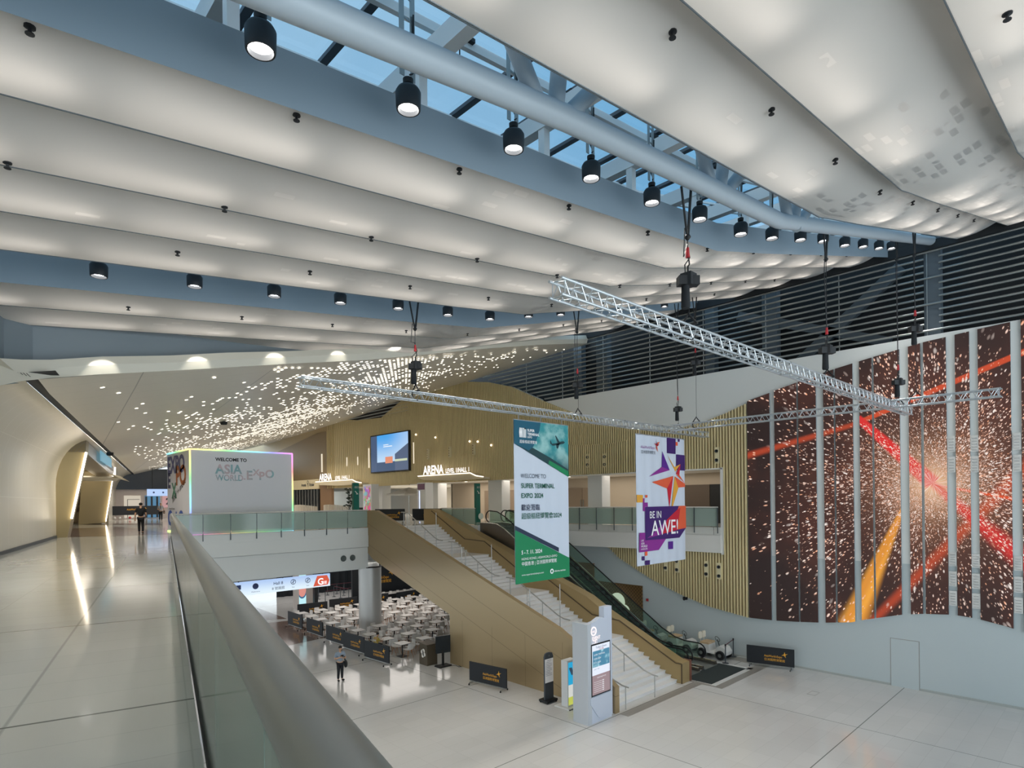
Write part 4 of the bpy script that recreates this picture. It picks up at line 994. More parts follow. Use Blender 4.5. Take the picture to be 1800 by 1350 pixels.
def TX(s, x_, z_, size, mi, bold=0.0, sx=1.0): b.text(s, O + X3 * x_ + Z3 * z_ - Y3 * .042, X3, Z3, size, mi, 'LEFT', bold, sx)
TX('BE IN', .98, 2.17, .47, 0, .004, .92); TX('AWE!', 1.12, 1.36, 1.0, 0, .006, .98)
TX('AsiaWorld Expo', .36, 5.42, .185, 1, .0, .9); TX('亞洲國際博覽館', .36, 5.19, .17, 2)
TX('LIVE', .26, 1.12, .12, 0); TX('ASIA', .26, .98, .14, 0); TX('WORLD', .26, .85, .14, 0, .01); TX('AWESOME', .26, .73, .11, 0)
b.build('lettering', [mat('ink_white', '#ffffff', .6), mat('print_magenta', '#8f2f92', .6), mat('ink_grey', '#56616e', .6)], t)
b = MB(); b.tube((22.9, 15.68, 11.6), (27.2, 15.68, 11.6), .03, 8)
for xx in (23.3, 25, 26.8): b.beam((xx, 15.72, 11.6), (xx, 15.72, 11.87), .04, .01)
b.build('top_rod', M_ALU, t)
# ================================================================ ground floor things
def star(b, o, u, v, s_, mi=0):
    for p in ([(0, .5), (.1, .1), (-.1, .14)], [(.5, .22), (.12, -.02), (.1, .12)], [(.2, -.5), (-.1, -.12), (.1, -.06)], [(-.5, -.12), (-.1, -.1), (-.1, .12)], [(-.12, .14), (.12, .14), (.12, -.06), (-.1, -.12)]):
        b.flat([(x * s_, y * s_) for x, y in p], o, u, v, mi)
M_GOLD = mat('gold_print', '#e6a62c', .5)
M_CLOTHB = mat('black_barrier_cloth', '#15191e', .6)
def barrier_proto():
    """local frame: panel along local x, front towards -y"""
    t = thing('cafe_barrier', '', 'barrier')
    b = MB(); b.box((-1.12, -.03, .17), (1.12, .03, 1.02)); b.tube((-1.12, 0, 1.02), (1.12, 0, 1.02), .035, 8); b.build('banner_panel', M_CLOTHB, t)
    b = MB(); o = Vector((0, -.033, 0)); b.text('AsiaWorld-Expo', o + Vector((-.28, 0, .56)), X3, Z3, .155, 0, 'LEFT', .008, .8); b.text('亞洲國際博覽館', o + Vector((-.28, 0, .38)), X3, Z3, .14, 0); star(b, o + Vector((.68, 0, .74)), X3, Z3, .3); b.build('logo', M_GOLD, t)
    b = MB(); b.tube((-1.1, 0, .13), (1.1, 0, .13), .02, 8); b.build('frame', M_SATIN, t)
    for sx in (-.95, .95):
        b = MB(); b.beam((sx, -.25, .1), (sx, .25, .1), .04, .03); b.build('foot', M_SATIN, t)
        b = MB()
        for sy in (-.25, .25): b.lathe([(0, -.015), (.04, -.015), (.04, .015), (0, .015)], (sx, sy, .04), 10, 0, (1, 0, 0)); b.tube((sx, sy, .05), (sx, sy, .1), .012, 6)
        b.build('casters', M_BLACK, t)
    return t
bp = barrier_proto()
RZ = math.radians(-90)      # front towards -X, text running to -Y
row = [(17.5, 39.85, -90, 'first'), (17.38, 36.65, -90, 'second'), (17.2, 33.5, -89, 'third'), (17.02, 30.95, -88, 'fourth'), (16.8, 28.1, -86, 'fifth')]
bp.location = (18.15, 20.65, 0); bp.rotation_euler = (0, 0, math.radians(-82)); bp['label'] = 'black wheeled banner barrier standing alone against the bronze stair wall'; bp['group'] = 'black banner barriers with gold star logo'
for x, y, a, nm in row: dup(bp, (x, y, 0), math.radians(a), 'black wheeled banner barrier, %s from the far end of the row beside the café tables' % nm, bp['group'])
dup(bp, (30.2, 12.75, 0), math.radians(-76), 'black wheeled banner barrier in front of the white wall under the screens', bp['group'])
for i, (x, y) in enumerate(((20.2, 42.9), (22.9, 43.2), (25.6, 42.9), (28.4, 42.5))):
    dup(bp, (x, y, 0), math.radians(-8 if i < 3 else 5), 'black banner barrier behind the café tables, %s from the left of the back row' % ordn[i], bp['group'])

# tables and chairs
M_TOP = mat('table_top_white', '#e8e4df', .35); M_SHELL = mat('chair_shell_white', '#e9e5e0', .4); M_WOOD = mat('beech_leg', '#a9764a', .5)
def mk_table():
    b = MB(); b.box((-.36, -.36, .725), (.36, .36, .755), 0); b.box((-.34, -.34, .71), (.34, .34, .725), 1); b.tube((0, 0, .02), (0, 0, .71), .035, 8, 1); b.box((-.24, -.24, 0), (.24, .24, .02), 1); return b.build('cafe_table', [M_TOP, M_BLACK])
def mk_chair():
    b = MB(); rows = []
    prof = [(-.22, .47), (-.1, .445), (.05, .44), (.17, .455), (.225, .52), (.245, .66), (.26, .82)]
    for (py, pz_) in prof:
        w = .21 if pz_ < .6 else .21 - (pz_ - .6) * .16
        rows.append([(x * w, py + .03 * (abs(x) ** 2) * (-1 if pz_ > .55 else 0), pz_ + .035 * x * x * (1 if pz_ < .6 else 0)) for x in (-1, -.6, 0, .6, 1)])
    b.grid(rows, 0); b.grid([[Vector(p) + Vector((0, .004, -.018)) for p in r][::-1] for r in rows], 0)
    for sx in (-1, 1):
        for sy in (-1, 1): b.tube((sx * .13, sy * .12, .44), (sx * .21, sy * .2, 0), .017, 6, 1, .011)
    return b.build('cafe_chair', [M_SHELL, M_WOOD])
tb0 = mk_table(); ch0 = mk_chair(); first = [True, True]
rnd = random.Random(5)
def tlabel(i, j): return 'square white café table, %s row from the barriers, %s from the viewer\'s end' % (ordn[i], ordn[j])
for i in range(8):
    for j in range(10):
        x = 18.5 + i * 1.6; y = 26.6 + j * 1.62 + (.15 if i % 2 else 0)
        if y > 41.7 or y < 25.9 + (x - 19.5) * 1.22 + .3: continue
        if (x - 20.6) ** 2 + (y - 35.2) ** 2 < 1.7 or (y < 27.3 and x < 19.4): continue
        x += rnd.uniform(-.06, .06); y += rnd.uniform(-.06, .06)
        if first[0]: o = tb0; first[0] = False
        else: o = tb0.copy(); COL.objects.link(o)
        o.location = (x, y, 0); o.rotation_euler = (0, 0, rnd.uniform(-.04, .04)); tag(o, tlabel(i, j), 'table', 'white café tables')
        for a in range(4):
            if rnd.random() < .04: continue
            an = a * math.pi / 2 + rnd.uniform(-.12, .12); d = .47 + rnd.uniform(-.03, .05)
            if first[1]: o = ch0; first[1] = False
            else: o = ch0.copy(); COL.objects.link(o)
            o.location = (x + math.sin(an) * d * -1, y + math.cos(an) * d, 0); o.rotation_euler = (0, 0, an)
            tag(o, 'white shell chair with wooden legs at a table in the %s row from the barriers' % ordn[i], 'chair', 'white café chairs, %s row' % ordn[i])
# column of the lower hall
t = wthing('round_column', 'big round silver-clad column standing among the café tables', 'column', (20.6, 35.2, 0))
MB().lathe([(.74, 0), (.74, 4.28)], (20.6, 35.2, 0), 40).build('cladding', mat('silver_cladding', '#c4c2be', .35, metal=.25), t)
MB().lathe([(.745, 4.28), (.77, 4.3), (.77, 4.36), (.745, 4.38)], (20.6, 35.2, 0), 40).build('collar', M_DARK, t)
MB().lathe([(.6, 4.36), (.6, 4.9), (.9, 5.6)], (20.6, 35.2, 0), 40).build('capital', M_PANEL, t)
# round outlets in the bridge fascia
for x, nm in ((17.79, 'left'), (18.4, 'right')):
    o = MB().lathe([(0, .0), (.1, .02), (.17, .02), (.19, .0)], (0, 0, 0), 20, 0, (0, -1, 0)).build('round_vent', mat('vent_grey', '#4e5654', .5)); o.location = (x, 33.48, 5.17)
    tag(o, 'dark round air outlet in the white bridge beam, %s of the pair' % nm, 'air outlet')
# lit direction sign
t = wthing('direction_sign', 'long lit hanging sign with pictograms, Hall 8 and a red G panel', 'sign', (14, 34.6, 3.45))
msg = mat('sign_lit', '#cfe3f7', emit=1.0); nt, bb = nodes_of(msg); x, y, z = pos(nt)
nt.links.new(mix(nt, z.smooth(4.3, 3.4), hexc('#a9c4ee'), hexc('#e2f2fb')), bb.inputs['Emission Color'])
MB().box((9.6, 34.6, 3.44), (17.45, 34.75, 4.2)).build('lightbox', msg, t)
b = MB(); ys_ = 34.59; b.flat([(16.35, 3.5), (17.3, 3.53), (17.4, 3.8), (17.25, 4.12), (16.6, 4.12)], (0, ys_, 0), X3, Z3); b.build('red_panel', mat('sign_red', '#dd5f47', emit=.9), t)
b = MB(); b.text('G', (16.62, ys_ - .01, 3.58), X3, Z3, .55, 0, 'LEFT', .02); b.text('層', (17.02, ys_ - .01, 3.6), X3, Z3, .22, 0); b.build('letter', mat('sign_white', '#ffffff', emit=1.2), t)
b = MB(); ic = ys_ - .01
b.text('Hall 8', (14.2, ic, 3.86), X3, Z3, .24, 0, 'CENTER', .01); b.text('8 號展館', (14.2, ic, 3.58), X3, Z3, .2, 0, 'CENTER')
for xx in (12.9,): b.lathe([(0, 0), (.17, 0)], (xx, ic, 3.9), 20, 0, (0, -1, 0)); b.text('Washrooms', (xx, ic, 3.56), X3, Z3, .1, 0, 'CENTER')
for xx in (15.1, 16.0): 
    b.lathe([(.13, 0), (.16, 0)], (xx, ic, 3.92), 20, 0, (0, -1, 0)); b.beam((xx - .1, ic, 3.85), (xx + .1, ic, 4.0), .002, .03); b.beam((xx, ic, 3.8), (xx, ic, 4.05), .002, .03); b.text('Exit', (xx, ic, 3.58), X3, Z3, .1, 0, 'CENTER')
b.box((11.85, ic, 3.8), (12.1, ic + .002, 4.05)); b.text('Lift', (11.98, ic, 3.6), X3, Z3, .1, 0, 'CENTER'); b.box((10.9, ic, 3.8), (11.1, ic + .002, 4.0)); b.build('pictograms', mat('sign_navy', '#2c3a6a', .5), t)
b = MB()
for xx in (12, 14.5, 17): b.beam((xx, 34.68, 4.2), (xx, 34.68, 4.42), .06, .06)
b.build('hangers', M_DARK, t)
# digital column screen + black post
t = wthing('screen_column', 'square column with a lit poster screen of a bowl of food on its face', 'column', (21.2, 46.8, 0))
MB().box((20.75, 46.4, 0), (22.0, 47.6, 4.4)).build('shaft', mat('column_beige', '#bdb2aa', .45), t)
mp = mat('food_poster', '#9fe0ea', emit=1.0); nt, bb = nodes_of(mp); x, y, z = pos(nt)
dx_ = x - 20.98; dz_ = z - 1.6; r_ = (dx_ * dx_ * 3.5 + dz_ * dz_ * 1.1).sqrt()
c = mix(nt, r_.lt(.62), hexc('#bfeef5'), hexc('#d98a7c')); c = mix(nt, r_.lt(.62) * z.gt(1.9), c, hexc('#3f7f8a')); c = mix(nt, (r_ - .68).abs().lt(.07), c, hexc('#2f5f86')); c = mix(nt, z.smooth(3.2, 4.2), c, hexc('#eaf7ff')); nt.links.new(c, bb.inputs['Emission Color'])
MB().box((20.72, 46.38, .1), (21.3, 46.4, 4.0)).build('screen', mp, t)
tag(recenter(MB().box((21.55, 45.4, 0), (21.85, 45.7, 4.4)).build('dark_post', M_DARK), (21.7, 45.5, 0)), 'slim dark post beside the food poster column', 'post')
# stanchions with belts
M_BELT = mat('maroon_belt', '#5a2a33', .7)
st0 = None; pts_ = [(25.0, 51.8), (25.85, 51.8), (25.8, 50.45), (25.9, 49.4), (25.95, 48.0), (26.8, 51.8), (26.75, 50.4), (26.7, 48.5), (27.6, 51.9), (28.8, 51.6), (24.2, 50.2), (23.9, 48.3), (27.7, 49.6), (28.6, 48.4)]
def mk_stan():
    t = thing('belt_stanchion', '', 'stanchion'); MB().lathe([(0, .03), (.02, .03), (.17, .02), (.17, 0), (0, 0)], (0, 0, 0), 16).build('base', M_DGREY, t); MB().tube((0, 0, .02), (0, 0, .96), .028, 10).build('post', M_DGREY, t); MB().lathe([(0, 1.0), (.04, 1.0), (.04, .9), (0, .9)], (0, 0, 0), 12).build('head', M_BLACK, t); return t
st0 = mk_stan(); st0.location = (30.95, 15.05, 0); st0['label'] = 'belt stanchion post against the white wall beyond the mobility carts'; st0['group'] = 'belt stanchions'
for i, p in enumerate(pts_): dup(st0, (p[0], p[1], 0), 0, 'thin belt stanchion far back in the lower hall queue, %s in order' % ordn[i], 'queue stanchions')
dup(st0, (29.45, 14.75, 0), 0, 'belt stanchion post at the corner of the escalator mat', 'belt stanchions')
tag(recenter(MB().beam((30.95, 15.05, .94), (29.45, 14.75, .94), .006, .05).build('barrier_belt', M_BELT), (30.2, 14.9, .9)), 'maroon belt stretched between two posts by the mobility carts', 'belt')
for k, (a, c_) in enumerate((((25.0, 51.8), (26.8, 51.8)), ((26.8, 51.8), (28.8, 51.6)), ((25.85, 50.45), (25.95, 48.0)), ((23.9, 48.3), (26.7, 48.5)))):
    tag(recenter(MB().beam((a[0], a[1], .94), (c_[0], c_[1], .94), .01, .05).build('barrier_belt', M_BELT), (a[0], a[1], .9)), 'maroon belt of the far queue, %s stretch' % ordn[k], 'belt', 'queue belts')
# servery and dark drapes at the back
b = MB(); rows = []
for zz in (0, 4.6): rows.append([(22 + i * .2, 54 + .12 * math.sin(i * 1.7) - i * .02, zz) for i in range(120)])
b.grid(rows); tag(b.build('black_drape', mat('black_drape', '#12161b', .9)), 'tall black pleated curtain closing off the back of the lower hall', 'curtain')
t = wthing('serving_counter', 'long counter with a white cloth and crockery against a black backdrop', 'counter', (27.5, 43.6, 0))
MB().box((25.2, 43.7, 0), (30.8, 44.4, .78)).build('base', M_BLACK, t); MB().box((25.1, 43.6, .78), (30.9, 44.5, .84)).build('cloth_top', M_TOP, t)
b = MB()
for i in range(7): b.lathe([(0, 0), (.12, 0), (.14, .1), (0, .12)], (25.7 + i * .7, 44.1, .84), 10)
b.build('crockery', M_WHITE, t)
t = wthing('backdrop_wall', 'black backdrop wall with a gold star logo and a white menu panel', 'backdrop', (28, 45.5, 0))
MB().box((24.9, 45.4, 0), (31.1, 45.6, 4.6)).build('panel', M_CLOTHB, t)
b = MB(); b.text('AsiaWorld-Expo', (26.6, 45.39, 1.9), X3, Z3, .34, 0, 'LEFT', .01, .8); b.text('亞洲國際博覽館', (26.6, 45.39, 1.55), X3, Z3, .3, 0); star(b, Vector((28.7, 45.38, 2.4)), X3, Z3, .6); b.build('logo', M_GOLD, t)
MB().box((25.9, 45.36, 2.8), (26.55, 45.4, 4.2)).build('menu_panel', mat('menu_white', '#e8e4ea', emit=.5), t)
b = MB(); b.box((13.6, 60, 0), (15.4, 61, 1.6)); tag(b.build('dark_cabinet', M_DGREY), 'dark box-like cabinet far back under the lit direction sign', 'cabinet')
# back walls of the lower level
b = MB(); b.box((-14, 92, 0), (60, 92.2, 4.4)); b.box((44, 46, 0), (44.2, 92, 4.4)); struct(b.build('wall_lower_back', mat('warm_beige_wall', '#b9ab98', .6)))

# kiosk totem
t = wthing('totem_kiosk', 'tall white information totem with a lit portrait screen at the foot of the stair', 'kiosk', (18.4, 14.7, 0))
MK = mat('totem_white', '#c9cfdc', .32)
pl = [(17.75, 14.42), (19.2, 14.42), (19.2, 14.62), (17.75, 14.62)]
b = MB(); sh = [(17.8, 0), (19.22, 0), (19.22, 3.0)] + [(18.55 + .68 * math.cos(a), 3.30 + .72 * math.sin(a)) for a in [math.pi / 2 * k / 8 for k in range(0, 9)]] + [(18.2, 3.9), (17.8, 3.85)]
b.prism(sh, (0, 14.42, 0), X3, Z3, (0, .2, 0)); b.build('front_panel', MK, t)
b = MB(); b.box((17.72, 14.4, 0), (17.95, 15.15, 3.86)); b.build('side_panel', mat('totem_grey_side', '#bfc3c8', .4), t)
b = MB(); b.box((18.95, 14.55, 0), (19.45, 14.8, 4.35)); b.build('rear_panel', MK, t)
b = MB(); b.box((17.95, 14.6, 0), (19.2, 15.1, 3.6)); b.build('body', mat('totem_grey_side', '#bfc3c8', .4), t)
b = MB(); b.prism([(17.85, 1.02), (19.2, 1.02), (19.2, .62), (18.72, .14), (18.45, .12), (18.3, .22), (17.85, .78)], (0, 14.38, 0), X3, Z3, (0, .04, 0)); b.build('skirt_flap', MK, t)
MB().box((17.92, 14.39, 1.05), (19.12, 14.42, 3.05)).build('bezel', M_BLACK, t)
msn = mat('totem_screen', '#ffffff', emit=1.0); nt, bb = nodes_of(msn); x, y, z = pos(nt)
c = mix(nt, z.lt(1.85 + 0.0), hexc('#dfe6f4'), hexc('#8f767b')); c = mix(nt, (z.gt(2.16) * z.lt(2.78)) * x.gt(18.0) * x.lt(19.05), c, hexc('#1d7698'))
c = mix(nt, noise(nt, comb(nt, x, z, 0.0), 2.5, 3).smooth(.45, .7) * z.gt(2.16) * z.lt(2.78), c, hexc('#a8d8e2')); nt.links.new(c, bb.inputs['Emission Color'])
MB().box((17.97, 14.38, 1.1), (19.07, 14.39, 3.0)).build('screen', msn, t)
b = MB(); Yk = 14.372
b.text("Today's Event", (18.52, Yk, 2.87), X3, Z3, .12, 0, 'CENTER'); b.text('今日活動', (18.52, Yk, 2.79), X3, Z3, .08, 1, 'CENTER')
for k in range(3): b.text(('SUPER TERMINAL', 'EXPO 2024', '5-7.11.2024')[k], (18.06, Yk, 2.6 - k * .15), X3, Z3, .09, 2)
b.text('Level 1 / Hall 1', (18.06, Yk, 2.06), X3, Z3, .06, 0)
b.text('Upcoming Events', (18.52, Yk, 1.72), X3, Z3, .08, 2, 'CENTER')
for k in range(6): b.box((18.05, Yk, 1.58 - k * .075), (18.7, Yk + .001, 1.59 - k * .075), 2); b.box((18.6, Yk, 1.56 - k * .075), (18.64, Yk + .001, 1.61 - k * .075), 2)
b.build('screen_text', [mat('scr_ink', '#5a6a86', .5), mat('scr_red', '#c2474d', .5), mat('scr_white', '#f4f6fb', emit=.9)], t)
b = MB(); cc = (18.1, 14.41, 3.55); b.lathe([(.13, 0), (.175, 0), (.175, .02), (.13, .02)], cc, 24, 0, (0, -1, 0)); b.text('AWE', (18.05, 14.4, 3.49), X3, Z3, .12, 0, 'CENTER', .02); b.text('EVENT', (18.0, 14.4, 3.22), X3, Z3, .17, 0, 'LEFT', .03); b.text('資訊', (18.0, 14.4, 3.08), X3, Z3, .17, 0, 'LEFT', .03); b.build('lit_logo', mat('logo_lit', '#fff3f3', emit=1.1, sample=False), t)
# two stands beside the bronze wall
t = wthing('charging_kiosk', 'white kiosk with a cyan phone picture screen on a flat base', 'kiosk', (18.9, 16.4, 0))
MB().box((18.45, 16.0, 0), (19.35, 16.8, .05)).build('base', M_WHITE, t); MB().box((18.47, 15.98, 0), (19.33, 16.02, .03)).build('base_edge', M_BLACK, t)
MB().box((18.62, 16.2, .05), (19.2, 16.55, 1.95)).build('cabinet', M_LACQ, t)
mk_ = mat('cyan_poster', '#29b2e8', emit=.8); nt, bb = nodes_of(mk_); x, y, z = pos(nt)
c = mix(nt, (x + z * .5).lt(19.62) * z.gt(1.1), hexc('#2fb4e6'), hexc('#8fa65c')); c = mix(nt, z.lt(.95), hexc('#2fb4e6'), hexc('#dfe4dc')); c = mix(nt, (((x - 18.86) + (z - 1.5) * .5).abs().lt(.09)) * ((z - 1.5).abs().lt(.16)), mix(nt, z.lt(.95), hexc('#2fb4e6'), hexc('#e4e6df')), hexc('#3b4a5c'))
c = mix(nt, z.lt(.45), c, hexc('#cfd65a')); c = mix(nt, z.lt(.4) * x.gt(18.95), c, hexc('#1c8fa8')); nt.links.new(c, bb.inputs['Emission Color'])
MB().box((18.66, 16.19, .12), (19.14, 16.2, 1.88)).build('screen', mk_, t)
b = MB(); b.box((19.2, 16.28, .9), (19.21, 16.42, .98)); b.box((19.2, 16.28, .7), (19.21, 16.38, .74)); b.build('outlets', M_BLACK, t)
t = wthing('notice_stand', 'black-framed rounded notice stand with a white sheet on a wheeled base', 'notice stand', (18.6, 17.4, 0))
MB().box((18.35, 17.1, .06), (19.0, 17.6, .14)).build('base', M_BLACK, t)
b = MB(); b.prism([(18.42, .14), (18.95, .14), (18.95, 1.95), (18.88, 2.08), (18.75, 2.12), (18.6, 2.12), (18.48, 2.08), (18.42, 1.95)], (0, 17.3, 0), X3, Z3, (0, .07, 0)); b.build('board', M_DGREY, t)
MB().box((18.43, 17.29, .85), (18.94, 17.3, 1.85)).build('notice_sheet', mat('paper_white', '#f2eeec', .6), t)
b = MB()
for k in range(9): b.box((18.48, 17.285, 1.7 - k * .07), (18.86 if k % 3 else 18.75, 17.29, 1.715 - k * .07))
b.text('NOTICE', (18.55, 17.285, 1.76), X3, Z3, .07, 0); star(b, Vector((18.68, 17.284, 1.98)), X3, Z3, .1); b.build('print', mat('paper_ink', '#8a8488', .6), t)
b = MB()
for sx in (18.4, 18.95):
    for sy in (17.15, 17.55): b.lathe([(0, -.02), (.035, -.02), (.035, .02), (0, .02)], (sx, sy, .035), 8, 0, (1, 0, 0))
b.build('casters', M_BLACK, t)
# lectern like menu stand and monitor stand
t = wthing('host_lectern', 'dark bronze host lectern with a white rosette emblem at the café entrance', 'lectern', (18.6, 26.0, 0))
b = MB(); b.prism([(18.3, 25.6), (18.95, 25.6), (18.95, 26.3), (18.3, 26.3)], (0, 0, 0), X3, Y3, (0, 0, 1.05)); b.build('body', mat('dark_bronze', '#5b5142', .45, metal=.3), t)
MB().prism([(-.38, 0), (.38, 0), (.38, .06), (-.38, .06)], (18.62, 25.55, 1.05), X3, Z3, (0, .8, .05)).build('top', mat('dark_bronze', '#5b5142', .45, metal=.3), t)
b = MB()
for k in range(4): a = k * math.pi / 2 + .4; b.lathe([(0, 0), (.12, 0)], (18.29, 25.95 + .1 * math.cos(a), .62 + .13 * math.sin(a)), 14, 0, (-1, 0, 0))
b.build('rosette', mat('rosette_white', '#efe6dc', .5), t)
t = wthing('monitor_stand', 'black portrait monitor on a post beside the host lectern', 'monitor stand', (18.85, 25.0, 0))
MB().box((18.5, 24.75, 0), (19.25, 25.25, .06)).build('base', M_BLACK, t); MB().box((18.83, 24.97, .06), (18.93, 25.05, 1.1)).build('post', M_BLACK, t)
b = MB(); b.obox((18.88, 25.0, 1.15), (.40, -.1, 0), (.008, .03, 0), (0, 0, .45)); b.build('screen', mat('dark_screen', '#22282c', .2), t)
tag(MB().pipe([(19.2, 24.8, .01), (19.4, 24.6, .01), (19.35, 24.3, .01), (19.45, 24.2, .01), (19.5, 24.5, .01)], .012, 5).build('floor_cable', M_BLACK), 'thin black cable curled on the floor by the monitor stand', 'cable')

# mobility carts beside the escalators
def cart_proto():
    t = thing('mobility_cart', '', 'mobility cart')
    b = MB(); b.box((-.42, -.55, .28), (.42, .25, .36)); b.prism([(-.25, .36), (.45, .36), (.38, .72), (-.2, .72)], (-.36, 0, 0), Y3, Z3, (.72, 0, 0)); b.build('body', M_WHITE, t)
    for sx in (-.19, .19):
        b = MB(); b.box((sx - .17, -.2, .72), (sx + .17, .3, .82)); b.build('seat', mat('tan_seat', '#cdb08a', .6), t)
        b = MB(); b.prism([(-.16, .95), (.16, .95), (.17, 1.2), (.1, 1.3), (-.1, 1.3), (-.17, 1.2)], (sx, .34, 0), X3, Z3, (0, .07, 0)); b.tube((sx, .36, .75), (sx, .38, 1.0), .02, 6); b.build('backrest', mat('cream_back', '#e6ddc8', .5), t)
    b = MB(); b.pipe([(-.05, -.75, .35), (-.05, -.62, .8), (-.05, -.55, 1.0)], .022, 6); b.pipe([(-.05 + .17 * math.cos(a), -.55 + .1 * math.sin(a), 1.02 + .12 * math.sin(a)) for a in [2 * math.pi * k / 14 for k in range(15)]], .014, 6); b.build('steering', M_BLACK, t)
    b = MB(); b.prism([(-1.15, .25), (-.6, .25), (-.62, .62), (-.8, .74), (-1.05, .66), (-1.18, .45)], (-.34, 0, 0), Y3, Z3, (.68, 0, 0)); b.build('front_cowl', M_WHITE, t)
    for sx in (-.42, .42):
        for sy in (-.88, .2):
            b = MB(); b.lathe([(.1, -.06), (.22, -.07), (.25, -.03), (.25, .03), (.22, .07), (.1, .06)], (sx, sy, .25), 18, 0, (1, 0, 0)); b.lathe([(0, -.05), (.1, -.05), (.12, 0), (.1, .05), (0, .05)], (sx, sy, .25), 12, 1, (1, 0, 0)); b.build('wheel', [M_BLACK, M_SATIN], t)
    return t
cp0 = cart_proto(); cp0.location = (30.2, 16.1, 0); cp0.rotation_euler = (0, 0, 0); cp0['label'] = 'white two-seat mobility cart parked nearest, its round white nose showing past the escalator'; cp0['group'] = 'parked mobility carts'
dup(cp0, (30.25, 18.1, 0), 0, 'white two-seat mobility cart second in the line behind the escalator', 'parked mobility carts')
dup(cp0, (30.3, 20.0, 0), 0, 'white two-seat mobility cart third in the line behind the escalator', 'parked mobility carts')
t = wthing('scoop_chair', 'white and grey tub chair standing behind the last mobility cart', 'chair', (30.3, 21.9, 0))
b = MB(); b.lathe([(.0, .35), (.3, .38), (.42, .6), (.45, .95), (.41, .95), (.36, .6), (.0, .45)], (30.3, 21.9, 0), 16); b.build('shell', M_WHITE, t); MB().tube((30.3, 21.9, 0), (30.3, 21.9, .38), .2, 12).build('base', M_DGREY, t)
# ================================================================ upper level
# exhibition cube with light edges
t = wthing('exhibition_cube', 'big pale cube reading WELCOME TO ASIAWORLD-EXPO outlined with rainbow light strips', 'display cube', (12.7, 37.8, 7))
CX0, CX1, CY0, CY1, CZ1 = 9.82, 15.52, 35.5, 40.0, 11.62
MB().box((CX0, CY0, 7), (CX1, CY1, CZ1)).build('body', mat('cube_grey_white', '#dcdde4', .5), t)
mr = mat('rainbow_strip', '#ffffff', emit=1.5, sample=False); nt, bb = nodes_of(mr); x, y, z = pos(nt)
hs = nt.nodes.new('ShaderNodeCombineColor'); hs.mode = 'HSV'
ph = (x * .13 + y * .1 - z * .16 + .12).frac(); nt.links.new(ph.s, hs.inputs[0]); hs.inputs[1].default_value = .7; hs.inputs[2].default_value = 1.0; nt.links.new(hs.outputs[0], bb.inputs['Emission Color'])
b = MB(); r = .035
for p, q in (((CX0, CY0, 7.03), (CX1, CY0, 7.03)), ((CX0, CY0, CZ1), (CX1, CY0, CZ1)), ((CX0, CY0, 7.03), (CX0, CY0, CZ1)), ((CX1, CY0, 7.03), (CX1, CY0, CZ1)), ((CX0, CY1, CZ1), (CX0, CY0, CZ1)), ((CX0, CY1, 7.03), (CX0, CY0, 7.03))):
    b.beam(p, q, .07, .07)
b.build('light_strip', mr, t)
b = MB(); yo = CY0 - .012; u = X3
b.text('WELCOME TO', (11.12, yo, 11.02), u, Z3, .26, 0, 'LEFT', .03, 1.0)
b.text('ASIA', (11.12, yo, 10.32), u, Z3, .72, 1, 'LEFT', .03, .96); b.text('WORLD-', (11.12, yo, 9.92), u, Z3, .47, 1, 'LEFT', .02, .86); b.text('E', (12.78, yo, 10.0), u, Z3, .72, 1, 'LEFT', .03); b.text('X', (13.17, yo, 10.25), u, Z3, .5, 1, 'LEFT', .03); b.text('P', (13.5, yo, 10.0), u, Z3, .66, 1, 'LEFT', .03); b.text('O', (13.86, yo, 10.12), u, Z3, .66, 1, 'LEFT', .03)
mtx = mat('pastel_letters', '#9fc0c8', .6); nt, bb = nodes_of(mtx); x, y, z = pos(nt)
nt.links.new(mix(nt, noise(nt, comb(nt, x, z, 0.0), 1.6, 1).smooth(.4, .62), hexc('#8bb3bc'), hexc('#c9b6bd')), bb.inputs['Base Color'])
b.build('lettering', [mat('ink_black', '#15171a', .6), mtx], t)
b = MB(); UY = Vector((0, -1, 0)); xo = CX0 - .012
def CT(s, yy, zz, size, mi, bold=.04): b.text(s, (xo, yy, zz), UY, Z3, size, mi, 'LEFT', bold)
CT('EXPO', 39.9, 10.45, 1.35, 1); CT('E', 39.9, 9.6, 1.2, 2); CT('X', 39.0, 9.0, 1.2, 3); CT('PO', 38.2, 9.75, 1.5, 4)
b.text('find + meet', (xo, 38.9, 8.65), (UY * .9 + Z3 * .4), (Z3 - UY * .1), .62, 0, 'LEFT', .0); CT('asiaworld-expo', 39.7, 8.3, .2, 0, 0); CT('Oui O', 39.9, 7.4, 1.2, 5)
b.build('side_graphics', [mat('ink_black', '#15171a', .6), mat('g_violet', '#6a6a96', .6), mat('g_dark', '#3c3f66', .6), mat('g_green', '#4f8a70', .6), mat('g_orange', '#a8653c', .6), mat('g_blue', '#3d5fae', .6)], t)

